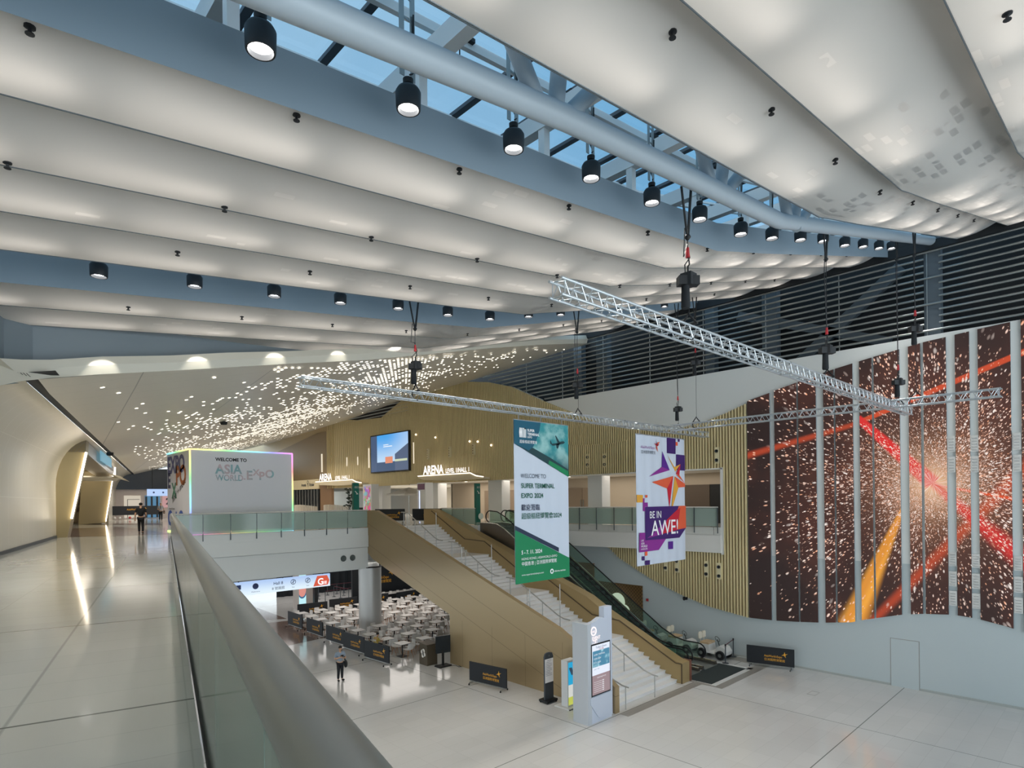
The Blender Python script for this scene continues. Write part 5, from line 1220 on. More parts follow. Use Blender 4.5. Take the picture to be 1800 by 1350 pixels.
# signs over the entrances
M_CAN = mat('canopy_beige', '#cbbd9f', .5)
def arena(ya, yb, zc_, txt, lab):
    t = wthing('entrance_sign', lab, 'sign', (30.6, ya, zc_), 'lit ARENA entrance canopies')
    L = ya - yb; o = (30.2, ya, zc_)
    pl = [(0, -.12), (0, .02), (L * .82, .02), (L * .90, -.25), (L, -.35), (L, -.5), (L * .85, -.45), (L * .5, -.5), (L * .1, -.35)]
    MB().prism(pl, o, UY, Z3, (1.0, 0, 0)).build('canopy', M_CAN, t)
    b = MB(); pts_ = [(30.18, ya, zc_ + .03), (30.18, ya - L * .82, zc_ + .03), (30.18, ya - L * .9, zc_ - .22), (30.18, ya - L, zc_ - .33)]
    b.pipe(pts_, .045, 6); b.build('light_strip', mat('canopy_edge_light', '#fff2dc', emit=2.0, sample=False), t)
    b = MB(); b.text('ARENA', (30.15, ya - L * .10, zc_ + .14), UY, Z3, 1.02, 0, 'LEFT', .03, .86); b.text(txt, (30.15, ya - L * .46, zc_ + .14), UY, Z3, .52, 0, 'LEFT', .02, .88); b.build('lettering', mat('letter_lit', '#fff6ee', emit=1.5, sample=False), t)
arena(43.3, 34.6, 10.78, 'LEVEL 1/HALL 1', 'lit ARENA LEVEL 1/HALL 1 sign on a curved canopy, the nearer one')
arena(63.0, 53.0, 10.85, 'LEVEL 1/HALL 1', 'lit ARENA sign on a curved canopy beside the cube, the farther one')
# wall television
t = wthing('wall_screen', 'large black-framed screen with a blue sky and buildings on the ochre wall', 'screen', (30.9, 48.8, 11.5))
MB().box((30.75, 45.5, 11.42), (31.1, 52.15, 15.1)).build('bezel', M_BLACK, t)
mv = mat('city_video', '#4aa0e0', emit=1.0); nt, bb = nodes_of(mv); x, y, z = pos(nt)
u_ = (y - 52.0) * -1 / 6.4; v_ = (z - 11.55) / 3.4
c = mix(nt, v_.smooth(.2, 1.0), hexc('#bcd8f2'), hexc('#3f9fe8')); c = mix(nt, u_.smooth(.4, 1.1) * .5, c, hexc('#d6e4f4'))
c = mix(nt, v_.lt(.25), c, hexc('#33496a')); c = mix(nt, v_.lt(u_ * .75 - .05) * u_.gt(.66), c, hexc('#4f5d78')); c = mix(nt, u_.lt(.17), c, mix(nt, ((u_ * 30).frac()).lt(.5), hexc('#22406a'), hexc('#4c5a74')))
c = mix(nt, (u_ - .5).abs().lt(.1) * (v_ - .3).abs().lt(.09), c, hexc('#e08a66')); c = mix(nt, (u_ - .82).abs().lt(.16) * (v_ - .27).abs().lt(.03), c, hexc('#c9d2b0'))
c = mix(nt, (u_ - .47).abs().lt(.12) * (v_ - .68).abs().lt(.012), c, hexc('#f2f6fb')); c = mix(nt, (u_ - .42).abs().lt(.07) * (v_ - .73).abs().lt(.01), c, hexc('#f2f6fb')); nt.links.new(c, bb.inputs['Emission Color'])
MB().box((30.73, 45.6, 11.52), (30.75, 52.03, 15.0)).build('display', mv, t)
for i, (yy, z0, z1) in enumerate(((63.05, 12.0, 14.05), (52.85, 12, 13.97), (45.02, 12.03, 13.94), (57.3, 12.4, 13.32), (55.04, 12.4, 13.25))):
    o = MB().box((-.06, -.06, 0), (.06, .06, z1 - z0)).build('vertical_wall_light', mat('wall_light_cream', '#f6e9cf', emit=.9)); o.location = (30.98, yy, z0)
    tag(o, '%s vertical light strip on the ochre wall, %s' % (('long', 'long', 'long', 'short', 'short')[i], ('above the farther ARENA sign', 'just left of the wall screen', 'just right of the wall screen', 'left of two between sign and screen', 'right of two between sign and screen')[i]), 'wall light', 'light strips on the ochre wall')
for i, yy in enumerate((42.72, 39.65, 36.55)):
    t = wthing('nozzle_strip', 'pale strip of nozzles above the nearer ARENA sign, %s from the screen' % ordn[i], 'air nozzle plate', (30.85, yy, 12.3), 'nozzle strips above the nearer ARENA sign')
    MB().box((30.8, yy - .1, 12.28), (31.0, yy + .1, 13.18)).build('plate', mat('cream_plate', '#dccfa8', .5), t); b = MB()
    for k in range(4): b.lathe([(0, 0), (.06, 0)], (30.79, yy, 12.42 + k * .2), 10, 0, (-1, 0, 0))
    b.build('nozzles', M_OCHRE, t)
for i, (yy, zz) in enumerate(((44.5, 14.6), (41.6, 14.1), (37.0, 13.4), (36.0, 13.3), (34.4, 12.9))):
    o = MB().ball((0, 0, 0), .09, 8).build('wall_spot', mat('small_spot', '#ffe9c8', emit=2.0, sample=False)); o.location = (30.85, yy, zz); tag(o, 'tiny bright spot lamp among the ochre fins, %s from the left' % ordn[i], 'spot lamp', 'tiny spot lamps among the ochre fins')

# columns of the upper level
def col(x0, y0, x1, y1, lab): tag(recenter(MB().box((x0, y0, 7), (x1, y1, 10.3)).build('square_column', M_LACQ), ((x0 + x1) / 2, (y0 + y1) / 2, 7)), lab, 'column')
col(32.1, 34.6, 33.0, 36.2, 'white square column right of the nearer green totem'); col(32.1, 24.7, 33.0, 25.9, 'white square column behind the balcony between the two banners')
col(32.1, 43.0, 33.1, 44.6, 'white square column with a lit face behind the stair head'); col(32.1, 52.3, 33.1, 54.6, 'white square column right of the far digital panel')
t = wthing('digital_column', 'slim white digital advertising column with a black screen strip near the stair head', 'digital column', (29.8, 42.2, 7))
MB().box((29.6, 41.4, 7), (30.4, 42.6, 10.2)).build('casing', M_LACQ, t); MB().box((29.58, 41.5, 9.6), (29.6, 42.5, 10.1)).build('header_screen', mat('plum_screen', '#5c3a4a', emit=.5), t); MB().box((29.58, 42.2, 7.1), (29.59, 42.3, 9.5)).build('edge_light', mat('edge_light', '#c9d4ff', emit=1.5, sample=False), t)
t = wthing('digital_column', 'digital column with a busy pink and violet advert screen by the farther ARENA sign', 'digital column', (29.8, 51, 7))
MB().box((29.7, 50.3, 7), (30.5, 51.9, 10.3)).build('casing', M_LACQ, t)
ma = mat('advert_screen', '#c06aa0', emit=.9); nt, bb = nodes_of(ma); x, y, z = pos(nt); d_, c_ = voro(nt, comb(nt, y, z, 0.0), 3.5); c = mix(nt, .55, c_, hexc('#8a3f5c')); nt.links.new(c, bb.inputs['Emission Color']); MB().box((29.68, 50.5, 7.3), (29.7, 51.7, 10.1)).build('screen', ma, t)
def totem(x, y, lab, h=2.9):
    t = wthing('green_totem', lab, 'direction totem', (x, y, 7), 'green direction totems')
    b = MB(); b.box((x - .2, y - .12, 7), (x + .2, y + .12, 7 + h)); b.build('post', M_GREEN, t)
    b = MB(); b.text('出口', (x - .14, y - .125, 7 + h - .35), X3, Z3, .16, 0); b.beam((x - .1, y - .125, 7 + h - .55), (x + .1, y - .125, 7 + h - .75), .005, .05); b.box((x - .02, y - .127, 7 + h - .77), (x + .12, y - .125, 7 + h - .72)); b.build('pictograms', M_EMW if False else M_WHITE, t)
    return t
totem(20.05, 36.0, 'tall green direction totem behind the bridge balustrade left of the stair head')
t = totem(28.95, 33.9, 'tall green direction totem with a pale disc at the top of the escalators')
MB().lathe([(0, 0), (.24, 0), (.24, -.02), (0, -.02)], (29.1, 33.7, 7.45), 20, 0, (0, 1, 0)).build('disc', mat('pale_disc', '#d8e4dc', .5), t)
for i, (x, y, a) in enumerate(((24.6, 39.0, -42), (26.6, 37.0, -44), (30.5, 52.5, -60))):
    dup(bp, (x, y, 7), math.radians(a), ('black banner barrier at the head of the stair, left of two', 'black banner barrier at the head of the stair, right of two', 'black banner barrier far back under the farther ARENA sign')[i], 'black banner barriers with gold star logo')
# parasol, lounge seats, restaurant front
t = wthing('parasol', 'white square parasol standing open beyond the stair head', 'parasol', (33.5, 49.6, 7))
b = MB(); b.add([(31.9, 48.0, 9.35), (35.1, 48.0, 9.35), (35.1, 51.2, 9.35), (31.9, 51.2, 9.35), (33.5, 49.6, 10.0), (31.9, 48.0, 9.2), (35.1, 48.0, 9.2), (35.1, 51.2, 9.2), (31.9, 51.2, 9.2)], [(0, 1, 4), (1, 2, 4), (2, 3, 4), (3, 0, 4), (5, 6, 1, 0), (6, 7, 2, 1), (7, 8, 3, 2), (8, 5, 0, 3)]); b.build('canopy', M_WHITE, t); MB().tube((33.5, 49.6, 7), (33.5, 49.6, 9.9), .04, 8).build('pole', M_STEEL, t)
M_SLATW = mat('ribbed_cream', '#d9cfc0', .5)
for i, (x, y, r_, lab) in enumerate(((27.0, 57.5, .95, 'curved ribbed cream lounge bench nearer the cube'), (27.6, 52.2, 1.0, 'curved ribbed cream lounge bench nearer the farther green totem'))):
    t = wthing('lounge_bench', lab, 'bench', (x, y, 7)); b = MB()
    for k in range(30):
        a = math.pi * .75 + k * .08; b.box((x + 1.6 * r_ * math.cos(a) - .05, y + 1.6 * r_ * math.sin(a) - .05, 7.05), (x + 1.6 * r_ * math.cos(a) + .02, y + 1.6 * r_ * math.sin(a) + .02, 8.25 + .15 * math.sin(k * .12)))
    b.build('ribbed_back', M_SLATW, t); b = MB(); b.lathe([(0, .3), (1.2 * r_, .3), (1.25 * r_, .42), (0, .45)], (x, y, 7), 24); b.build('seat', M_SLATW, t); MB().lathe([(1.0, 0), (1.0, .3), (0, .3)], (x, y, 7), 20).build('plinth', M_DGREY, t)
t = wthing('restaurant_front', 'restaurant front with a cream sign board and dark and light vertical slats', 'restaurant front', (31, 67, 7))
MB().box((30.95, 63.8, 10.15), (31.15, 71.5, 11.25)).build('sign_board', mat('cream_board', '#d9caa6', .5), t)
b = MB(); b.text('Aroma', (30.93, 68.3, 10.5), UY, Z3, .5, 0, 'LEFT', .02, .9); b.text('Kitchen', (30.93, 66.2, 10.5), UY, Z3, .5, 0, 'LEFT', .02, .8); b.lathe([(.16, 0), (.22, 0)], (30.93, 66.55, 10.95), 16, 0, (-1, 0, 0)); b.box((30.925, 66.5, 10.45), (30.93, 66.6, 10.8)); b.build('lettering', M_DGREY, t)
b = MB(); yy = 63.9; k = 0
while yy < 72: b.box((31.0, yy, 7), (31.2, yy + .2, 10.1), k % 2); yy += .38; k += 1
b.build('slats', [M_DARK, M_SATIN], t); MB().box((31.3, 63.5, 7), (31.5, 72, 10.2)).build('back_panel', M_DGREY, t)
tag(recenter(MB().box((31.0, 60.9, 7), (31.3, 63.6, 10.6)).build('bronze_wall_pier', mat('pier_brown', '#86684b', .5)), (31.1, 62, 7)), 'plain brown wall pier right of the restaurant sign', 'wall pier')
t = wthing('flower_tripod', 'thin-legged stand with a dark branching arrangement beside the farther green totem', 'plant stand', (22.6, 41.5, 7))
b = MB()
for a in (0, 2.1, 4.2): b.tube((22.6 + .35 * math.cos(a), 41.5 + .35 * math.sin(a), 7), (22.6, 41.5, 8.3), .018, 5)
b.build('tripod', M_SATIN, t); b = MB(); rn = random.Random(4)
for k in range(34):
    a = rn.uniform(0, 6.28); h = rn.uniform(8.2, 9.7); r = rn.uniform(.1, .42); p = (22.6 + r * math.cos(a), 41.5 + r * math.sin(a), h); b.tube((22.6, 41.5, h - .35), p, .012, 4); b.obox(p, (.09, .03, .02), (-.02, .07, .03), (0, 0, .012))
b.build('branches', mat('dark_leaf', '#2c3a2c', .7), t)
# wall doors in the corridor
for i, (yy, w_, lab) in enumerate(((29.5, 3.0, 'pair of taupe doors behind the balcony left of the white column'), (21.0, 4.2, 'dark brown panelled doors behind the balcony between the banners'), (17.6, 2.6, 'black opening behind the balcony at its right end'), (38.5, 5.0, 'taupe double doors behind the nearer green totem'))):
    t = wthing('door_%d' % (i + 2), lab, 'door', (35.9, yy, 7)); t['kind'] = 'structure'; del t['category']
    m_ = (M_DOOR, M_TAUPE, M_BLACK, M_DOOR)[i]
    for k in range(2): MB().box((35.86, yy - w_ / 2 + k * w_ / 2 + .02, 7), (35.98, yy - w_ / 2 + (k + 1) * w_ / 2 - .02, 9.5)).build('door_leaf', m_, t)
    b = MB()
    for k in (-1, 1): b.box((35.8, yy + k * .12 - .02, 7.9), (35.86, yy + k * .12 + .02, 8.6))
    b.build('handle', M_SATIN, t)
for i, yy in enumerate((28.3, 20.3, 16.3, 36.0, 40.0)):
    o = MB().lathe([(0, 0), (.14, 0)], (0, 0, 0), 16, 0, (0, 0, -1)).build('recessed_downlight', mat('warm_downlight', '#fff1da', emit=8.0)); o.location = (32.9, yy, 10.255); tag(o, 'round recessed ceiling light over the balcony corridor, %s in order from the left banner' % ordn[i], 'ceiling light', 'recessed corridor lights')
area_light('corridor_light', (33.8, 23, 10.2), 3.0, 12, 170, (1, .9, .78)); area_light('corridor_light', (33.8, 38, 10.2), 3.0, 10, 220, (1, .9, .78)); area_light('foyer_light', (39, 56, 10.2), 8, 14, 700, (1, .92, .82)); area_light('foyer_light', (24, 62, 13.0), 10, 20, 800, (1, .93, .85), (0, 0, 0))
area_light('lower_hall_light', (24, 52, 4.3), 8, 12, 420, (1, .95, .92)); area_light('cafe_light', (24, 38.5, 4.65), 8, 8, 330, (1, .93, .88)); area_light('lower_hall_light', (12, 44, 4.35), 8, 12, 260, (1, .95, .92))
# shop-like portal on the left wall
M_PORT = mat('portal_bronze', '#ab9a72', .4, metal=.2)
t = wthing('wall_portal', 'tall leaning bronze portal with light strips framing an opening in the left wall', 'portal', (4.2, 37.7, 7))
def PP(y, o, z): return wall_pt(y, o, z)
def slabpoly(pts_, thick=WD * .9, m=M_PORT, nm='frame'):
    b = MB(); A = [Vector(p) for p in pts_]; B_ = [p + thick for p in A]; n = len(A)
    b.add(A + B_, [tuple(range(n)), tuple(range(n, 2 * n))[::-1]] + [(i, n + i, n + (i + 1) % n, (i + 1) % n) for i in range(n)]); o = b.build(nm, m, t); return o
near_leg = [PP(37.6, -.1, 7), PP(37.6, .45, 7), PP(37.6, .62, 7.95), PP(37.6, 1.25, 11.34), PP(37.6, 1.3, 12.3), PP(37.6, 1.05, 12.2), PP(37.6, .5, 11.85), PP(37.6, .12, 11.1), PP(37.6, -.1, 10.2)]
slabpoly(near_leg, WD * 1.2, nm='near_leg')
far_leg = [PP(60.4, -1.5, 7), PP(60.4, .35, 7.1), PP(60.4, .95, 11.5), PP(60.4, -1.2, 11.5)]
slabpoly(far_leg, WD * 1.2, nm='far_leg')
b = MB(); n0, n1 = 37.6, 61.6
q = [PP(n0, 1.25, 11.34), PP(n1, .95, 11.0), PP(n1, 1.0, 12.45), PP(n0, 1.3, 12.3)]; q2 = [v_ - WN * 1.2 for v_ in q]
b.add(q + q2, [(0, 1, 2, 3), (7, 6, 5, 4), (0, 4, 5, 1), (1, 5, 6, 2), (2, 6, 7, 3), (3, 7, 4, 0)]); b.build('lintel', mat('portal_grey', '#a39c93', .3, metal=.2), t)
b = MB(); b.beam(PP(37.55, 1.33, 12.3), PP(61.7, 1.03, 12.5), .09, .09); b.beam(PP(61.7, 1.03, 12.5), PP(61.7, .98, 11.1), .09, .09); b.beam(PP(37.55, 1.28, 11.34), PP(37.55, .64, 7.95), .09, .09); b.beam(PP(60.3, .98, 11.3), PP(60.3, .4, 7.2), .06, .06); b.build('light_strip', M_LED, t)
b = MB(); b.obox(PP(48.5, 1.34, 11.75), WD * 4.2, WN * .03, Z3 * .38); b.build('blue_sign', mat('blue_lit_sign', '#7fb6cc', emit=.7), t)
b = MB(); b.grid([[PP(y_, 1.2 + .9 * math.sin(math.pi * k / 8), 10.9 - .3 * math.sin(math.pi * k / 8)) for k in range(9)] for y_ in (50, 61)]); b.lathe([(0, .0), (1.6, .05), (1.9, .25), (1.7, .35), (0, .35)], PP(57, -.2, 10.5), 30); b.build('canopy_disc', mat('canopy_pale', '#c9c2ad', .35), t)
# inner room behind the portal
b = MB(); b.add([PP(38.8, -3.2, 7), PP(66, -3.2, 7), PP(66, -3.2, 11.6), PP(38.8, -3.2, 11.6)], [(0, 1, 2, 3)]); b.add([PP(66, -3.2, 7), PP(66, .2, 7), PP(66, .2, 12), PP(66, -3.2, 12)], [(0, 1, 2, 3)]); b.add([PP(38.8, -3.2, 11.6), PP(66, -3.2, 11.6), PP(66, .2, 11.6), PP(38.8, .2, 11.6)], [(0, 1, 2, 3)]); struct(b.build('wall_portal_room', mat('portal_room', '#b5ab93', .5)))
mrel = mat('relief_bronze', '#6e5c49', .5, metal=.2); nt, bb = nodes_of(mrel); x, y, z = pos(nt); n_ = noise(nt, comb(nt, x, z, y * .2), 2.2, 3); nt.links.new(mix(nt, n_.smooth(.4, .6), hexc('#5b4b3c'), hexc('#8a7860')), bb.inputs['Base Color'])
t = wthing('relief_panel', 'carved dark bronze relief panel standing inside the left portal', 'relief panel', PP(62, -1.6, 7)); b = MB(); rows = []
for k in range(16):
    rows.append([PP(62, -2.9 + 2.5 * j / 20, 7.1 + 3.2 * k / 15) - WD * (.12 * MN.noise(Vector((j * .35, k * .3, 2))) + .15) for j in range(21)])
b.grid(rows); b.obox(PP(62.3, -1.65, 8.7), WN * 1.3, WD * .15, Z3 * 1.65); b.build('carving', mrel, t)
b = MB(); b.beam(PP(61.6, -.3, 7.1), PP(61.6, -.3, 10.6), .18, .18); b.build('light_pier', mat('warm_pier', '#f0e2c6', emit=.8), t)
area_light('portal_light', PP(55, -1.2, 11.3), 2.0, 8, 110, (1, .9, .75), (0, 0, math.radians(-13.6)))
# far end of the walkway
b = MB(); b.box((9, 78, 7), (31, 78.3, 10.35)); struct(b.build('wall_far', mat('far_wall', '#d9ccc4', .5)))
b = MB(); vault = [(13.2, 10.3)] + [(15.2 - 2.0 * math.cos(a), 10.6 + 1.9 * math.sin(a)) for a in [math.pi / 2 * k / 8 for k in range(9)]] + [(31, 13.2), (31, 10.3)]
b.prism(vault, (0, 77.5, 0), X3, Z3, (0, .6, 0)); struct(b.build('wall_far_dark_vault', mat('night_vault', '#141d26', .25)))
b = MB(); b.grid([[(13.6 + .0, 77.45, 10.3), (31, 77.45, 10.3)], [(13.6, 70, 10.3), (31, 70, 10.3)]]); 
t = wthing('overhead_sign', 'pale lit overhead sign at the far end of the walkway', 'sign', (17.5, 73, 9.6)); MB().box((16.0, 73, 9.5), (20.5, 73.2, 10.25)).build('lightbox', msg, t); b = MB(); b.tube((16.5, 73.1, 10.2), (16.5, 73.1, 12.9), .03, 6); b.tube((20, 73.1, 10.2), (20, 73.1, 12.9), .03, 6); b.build('hangers', M_DARK, t); b = MB()
for k in range(3): b.lathe([(0, 0), (.1, 0)], (16.6 + k * .9, 72.98, 9.88), 10, 0, (0, -1, 0))
b.build('pictograms', mat('sign_navy', '#2c3a6a', .5), t)
t = wthing('registration_desk', 'long black-draped desk with a gold logo and small white items at the far end', 'desk', (15.2, 73.5, 7)); MB().box((12.9, 73.5, 7.5), (17.2, 74, 8.45)).build('drape', M_CLOTHB, t); b = MB(); b.text('AsiaWorld-Expo', (14.2, 73.48, 8.0), X3, Z3, .26, 0, 'LEFT', .01, .8); star(b, Vector((15.9, 73.47, 8.15)), X3, Z3, .35); b.build('logo', M_GOLD, t)
b = MB()
for k in range(6): b.ball((13.1 + k * .45, 73.4, 7.22), .13, 8, 1 if k == 3 else 0)
b.build('base_items', [M_WHITE, mat('item_red', '#c23b3b', .5)], t)
for i, (x, w_, c_, lab) in enumerate(((15.6, 1.6, '#e8dcc8', 'bright doorway panel on the far wall left part'), (17.6, 1.5, '#5f93b8', 'blue-lit shop window on the far wall'), (19.2, 1.2, '#d9a7a7', 'pink poster with a dark numeral on the far wall'))):
    t = wthing(('lit_doorway', 'shop_window', 'wall_poster')[i], lab, ('doorway', 'window', 'poster')[i], (x, 77.9, 7)); MB().box((x - w_ / 2, 77.9, 7.1 if i < 2 else 8.2), (x + w_ / 2, 78, 9.6)).build('panel', mat('far_panel_%d' % i, c_, emit=.7), t); b = MB()
    if i == 2: b.text('2', (x, 77.88, 8.6), X3, Z3, 1.0, 0, 'CENTER', .04)
    elif i == 1:
        for k in range(3): b.box((x - w_ / 2 + k * .55, 77.88, 7.1), (x - w_ / 2 + k * .55 + .2, 77.9, 9.5))
    else: b.box((x - .5, 77.88, 7.1), (x - .45, 77.9, 9.2)); b.box((x - .5, 77.88, 9.15), (x + .7, 77.9, 9.2))
    b.build('detail', M_DGREY, t)
for q_ in range(6): spot_light('walkway_fill_spot', wall_pt(23 + q_ * 7, 2.6, 11.9), 330, 150, (1, .95, .88), (0, 0, 0), .8, .15)  # fill spots added to lift the dim walkway, no fixtures at these points
area_light('far_end_light', (16, 71, 10.2), 6, 6, 140, (1, .93, .9))
area_light('walkway_end_light', (10, 55, 11.4), 3, 18, 160, (1, .93, .85))
tag(recenter(MB().box((31.35, 16.4, 7.02), (31.75, 17.0, 7.6)).build('bin', M_DGREY), (31.5, 16.7, 7)), 'small dark litter bin behind the balcony glass at its right end', 'bin') if False else None

# ================================================================ people
M_SKIN = mat('skin', '#c49a7c', .6); M_HAIR = mat('dark_hair', '#17130f', .7)
def skinned(name, verts, edges, radii, m, parent, root=0, sub=2):
    me = bpy.data.meshes.new(name); me.from_pydata([tuple(v) for v in verts], edges, []); me.materials.append(m)
    o = bpy.data.objects.new(name, me); COL.objects.link(o)
    md_ = o.modifiers.new('Skin', 'SKIN'); md_.use_smooth_shade = True
    if not me.skin_vertices: 
        bm = bmesh.new(); bm.from_mesh(me); bm.verts.layers.skin.verify(); bm.to_mesh(me); bm.free()
    for i, r in enumerate(radii):
        rr = r if isinstance(r, tuple) else (r, r); me.skin_vertices[0].data[i].radius = rr; me.skin_vertices[0].data[i].use_root = (i == root)
    s_ = o.modifiers.new('Subd', 'SUBSURF'); s_.levels = sub; s_.render_levels = sub
    dg = bpy.context.evaluated_depsgraph_get(); dg.update(); m2 = bpy.data.meshes.new_from_object(o.evaluated_get(dg)); m2.name = name
    if not m2.materials: m2.materials.append(m)
    for p in m2.polygons: p.use_smooth = True; p.material_index = 0
    o.modifiers.clear(); o.data = m2; m2.materials.clear(); m2.materials.append(m)
    if parent is not None: o.parent = parent
    return o
def person(loc, rz_, h, lab, J, shirt, trousers, hair=M_HAIR, sleeves='short', shoes=M_BLACK, extra=None):
    """J: dict of joints in a 1.0-high body facing -y; pelvis, chest etc."""
    t = thing('person', lab, 'person', loc, rz_); S = h
    P = {k: Vector(v) * S for k, v in J.items()}
    vs, rs, es, ix = [], [], [], {}
    def av(k, p, r): ix[k] = len(vs); vs.append(p); rs.append((r * S, r * S) if not isinstance(r, tuple) else (r[0] * S, r[1] * S)); return ix[k]
    def ed(a, b_): es.append((ix[a], ix[b_]))
    av('pel', P['pel'], .068); av('waist', P['waist'], .066); av('chest', P['chest'], (.085, .065)); av('neck0', P['neck'] - Z3 * .02 * S, .034); av('neck1', P['neck'] + Z3 * .025 * S, .03)
    av('head0', P['head'] - Z3 * .035 * S, .038); av('head1', P['head'] + Z3 * .005 * S, .047); av('head2', P['head'] + Z3 * .045 * S, .036)
    for a, b_ in (('pel', 'waist'), ('waist', 'chest'), ('chest', 'neck0'), ('neck0', 'neck1'), ('neck1', 'head0'), ('head0', 'head1'), ('head1', 'head2')): ed(a, b_)
    for s_ in ('l', 'r'):
        av('sh' + s_, P['sh' + s_], .032); av('el' + s_, P['el' + s_], .024); av('wr' + s_, P['wr' + s_], .016)
        hd = (P['wr' + s_] - P['el' + s_]).normalized() if 'hd' + s_ not in P else P['hd' + s_].normalized(); sd = hd.cross(Vector((0, 1, 0.3))).normalized()
        pm = P['wr' + s_] + hd * .03 * S; av('pm' + s_, pm, (.017, .012)); 
        ed('chest', 'sh' + s_); ed('sh' + s_, 'el' + s_); ed('el' + s_, 'wr' + s_); ed('wr' + s_, 'pm' + s_)
        curl = hd.cross(sd).normalized()
        for f in range(4):
            b0 = pm + hd * .018 * S + sd * (.0065 * (f - 1.5)) * S; L = (.020, .024, .022, .017)[f] * S
            av('f%d%s' % (f, s_), b0, .0052); av('g%d%s' % (f, s_), b0 + hd * L * .6 + curl * .004 * S, .0048); av('h%d%s' % (f, s_), b0 + hd * L + curl * .012 * S, .0042); ed('pm' + s_, 'f%d%s' % (f, s_)); ed('f%d%s' % (f, s_), 'g%d%s' % (f, s_)); ed('g%d%s' % (f, s_), 'h%d%s' % (f, s_))
        av('t0' + s_, pm + sd * .016 * S + hd * .004 * S, .0055); av('t1' + s_, pm + sd * .024 * S + hd * .018 * S, .0048); ed('pm' + s_, 't0' + s_); ed('t0' + s_, 't1' + s_)
        av('hp' + s_, P['hp' + s_], .052); av('kn' + s_, P['kn' + s_], .034); av('an' + s_, P['an' + s_], .02); av('to' + s_, P['to' + s_], .018)
        ed('pel', 'hp' + s_); ed('hp' + s_, 'kn' + s_); ed('kn' + s_, 'an' + s_); ed('an' + s_, 'to' + s_)
    body = skinned('body', vs, es, rs, M_SKIN, t)
    fd = (P['face'] if 'face' in P else Vector((0, -1, 0)) * S).normalized(); hc = P['head']; sdv = fd.cross(Z3).normalized()
    b = MB(); b.ball(hc + fd * .047 * S - Z3 * .008 * S, .009 * S, 8); b.build('nose', M_SKIN, body)
    b = MB()
    for q in (-1, 1): b.ball(hc + fd * .043 * S + sdv * q * .017 * S + Z3 * .006 * S, .005 * S, 6)
    b.obox(hc + fd * .044 * S - Z3 * .028 * S, sdv * .012 * S, fd * .002 * S, Z3 * .002 * S); b.build('eyes_and_mouth', M_HAIR, body)
    b = MB()
    for q in (-1, 1): b.ball(hc + sdv * q * .046 * S, .011 * S, 8, 0, (.5, 1, 1.3))
    b.build('ears', M_SKIN, body)
    b = MB(); b.ball(hc + Z3 * .022 * S - fd * .012 * S, .052 * S, 14, 0, (1.0, 1.0, .92)); b.build('hair', hair, t)
    # clothes over the body
    def cloth(nm, keys, edges_, rad, m): 
        skinned(nm, [P[k] if isinstance(k, str) else k for k in keys], edges_, [(r[0] * S, r[1] * S) if isinstance(r, tuple) else (r * S, r * S) for r in rad], m, t)
    mid = lambda a, b_, f: P[a] + (P[b_] - P[a]) * f
    ks = [P['pel'] + Z3 * .0 * S, P['waist'], P['chest'], P['neck'] - Z3 * .035 * S, P['shl'], mid('shl', 'ell', .75), P['shr'], mid('shr', 'elr', .75)]
    cloth('shirt', ks, [(0, 1), (1, 2), (2, 3), (2, 4), (4, 5), (2, 6), (6, 7)], [.083, .08, (.098, .078), .05, .046, .036, .046, .036], shirt)
    ks = [P['pel'], P['hpl'], P['knl'], P['anl'] + Z3 * .008 * S, P['hpr'], P['knr'], P['anr'] + Z3 * .008 * S]
    cloth('trousers', ks, [(0, 1), (1, 2), (2, 3), (0, 4), (4, 5), (5, 6)], [.08, .062, .043, .034, .062, .043, .034], trousers)
    for s_ in ('l', 'r'):
        d_ = (P['to' + s_] - P['an' + s_]); d_.z = 0; d_ = d_.normalized()
        b = MB(); b.ball(P['an' + s_] + d_ * .045 * S - Z3 * .018 * S, .03 * S, 12, 0, (1.0 + abs(d_.x) * 1.1, 1.0 + abs(d_.y) * 1.1, .8)); b.build('shoe', shoes, t)
    if extra: extra(t, P, S)
    return t
std = dict(pel=(0, 0, .53), waist=(0, 0, .61), chest=(0, -.005, .735), neck=(0, 0, .83), head=(0, -.012, .925), shl=(.105, 0, .79), shr=(-.105, 0, .79), ell=(.13, .01, .62), elr=(-.13, .01, .62), wrl=(.135, -.04, .48), wrr=(-.135, -.04, .48),
           hpl=(.045, 0, .49), hpr=(-.045, 0, .49), knl=(.05, -.01, .28), knr=(-.05, -.01, .28), anl=(.055, .01, .045), anr=(-.055, .01, .045), tol=(.06, -.06, .02), tor=(-.06, -.06, .02))
vx = lambda dx, dy: math.atan2(dx, -dy)
# ground floor: man with phone
J = dict(std); J.update(head=(0, -.035, .92), face=(0, -1, -.5), elr=(-.15, .0, .63), wrr=(-.03, -.15, .70), ell=(.15, -.01, .63), wrl=(.035, -.14, .67), anl=(.06, .03, .045), tol=(.085, -.035, .02))
def ex1(t, P, S):
    b = MB(); b.obox((.0, -.17 * S, .735 * S), (.038 * S, 0, 0), (0, .003 * S, .004 * S), (0, -.02 * S, .035 * S)); b.build('phone', M_BLACK, t)
    b = MB(); b.ball((.16 * S, .01 * S, .46 * S), .09 * S, 12, 0, (.55, 1.0, 1.25)); b.pipe([(.14 * S, -.04 * S, .53 * S), (.13 * S, -.02 * S, .66 * S), (.10 * S, 0, .8 * S), (.13 * S, .05 * S, .66 * S), (.15 * S, .05 * S, .53 * S)], .009 * S, 6); b.build('shoulder_bag', M_DARK, t)
person((13.86, 26.55, 0), math.radians(-10), 1.72, 'man in a grey-blue shirt looking at a phone, alone on the hall floor', J, mat('shirt_greyblue', '#8b97a3', .8), mat('trousers_black', '#16181d', .8), extra=ex1)
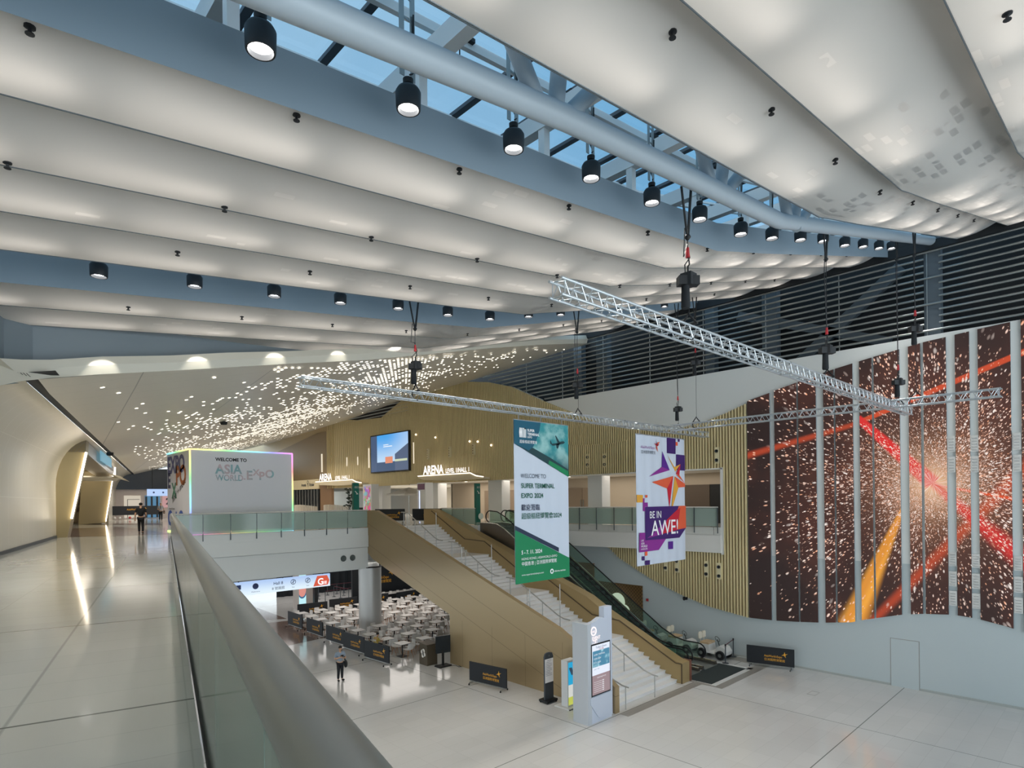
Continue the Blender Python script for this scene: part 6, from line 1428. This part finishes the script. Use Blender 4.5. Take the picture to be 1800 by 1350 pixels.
# walkway: back turned, walking away
J = dict(std); J.update(ell=(.15, .02, .62), elr=(-.145, .02, .62), wrl=(.155, -.0, .47), wrr=(-.12, -.12, .52), anl=(.05, -.04, .045), tol=(.05, -.11, .03), anr=(-.05, .05, .05), tor=(-.05, -.02, .02), knl=(.05, -.05, .29), knr=(-.05, .0, .27))
person((8.06, 38.28, 7), math.radians(180 - 14), 1.74, 'person in black T-shirt and black trousers walking away along the upper walkway', J, mat('black_tee', '#0e1013', .85), mat('trousers_black', '#16181d', .8))
# walkway: coming towards
J = dict(std); J.update(wrr=(-.05, -.12, .62), elr=(-.14, -.01, .63), ell=(.15, .02, .63), wrl=(.16, -.02, .50), knl=(.05, -.05, .29), anl=(.05, -.05, .05), tol=(.05, -.13, .03), anr=(-.05, .04, .045), tor=(-.05, -.03, .02))
def ex2(t, P, S):
    b = MB(); b.box((.12 * S, -.03 * S, .40 * S), (.2 * S, .12 * S, .56 * S)); b.build('bag', M_DARK, t)
    b = MB(); b.prism([(-.012 * S, .82 * S), (.012 * S, .82 * S), (.014 * S, .66 * S), (-.014 * S, .66 * S)], (0, -.09 * S, 0), X3, Z3, (0, -.004, 0)); b.build('tie', M_DARK, t)
person((15.4, 65.2, 7), math.radians(-16), 1.75, 'balding man in a pale shirt walking toward the viewer far down the walkway', J, mat('shirt_pale', '#a9aeb8', .8), mat('trousers_black', '#16181d', .8), hair=mat('greying_hair', '#8d7c70', .7), extra=ex2)
# seated guest
J = dict(std); J.update(pel=(0, .1, .275), waist=(0, .09, .35), chest=(0, .06, .46), neck=(0, .03, .55), head=(0, -.0, .645), shl=(.1, .05, .515), shr=(-.1, .05, .515), ell=(.12, -.03, .39), elr=(-.12, -.03, .39), wrl=(.08, -.13, .44), wrr=(-.08, -.13, .44), hpl=(.045, .09, .27), hpr=(-.045, .09, .27), knl=(.05, -.14, .29), knr=(-.05, -.14, .29), anl=(.05, -.13, .045), anr=(-.05, -.13, .045), tol=(.05, -.2, .02), tor=(-.05, -.2, .02), face=(0, -1, -.6))
person((17.93, 29.84, 0), math.radians(90), 1.66, 'dark-haired person in a yellow top seated at a café table', J, mat('yellow_top', '#c9ad55', .85), mat('trousers_black', '#16181d', .8))
for o in bpy.data.objects:
    if '_w' in o: del o['_w']
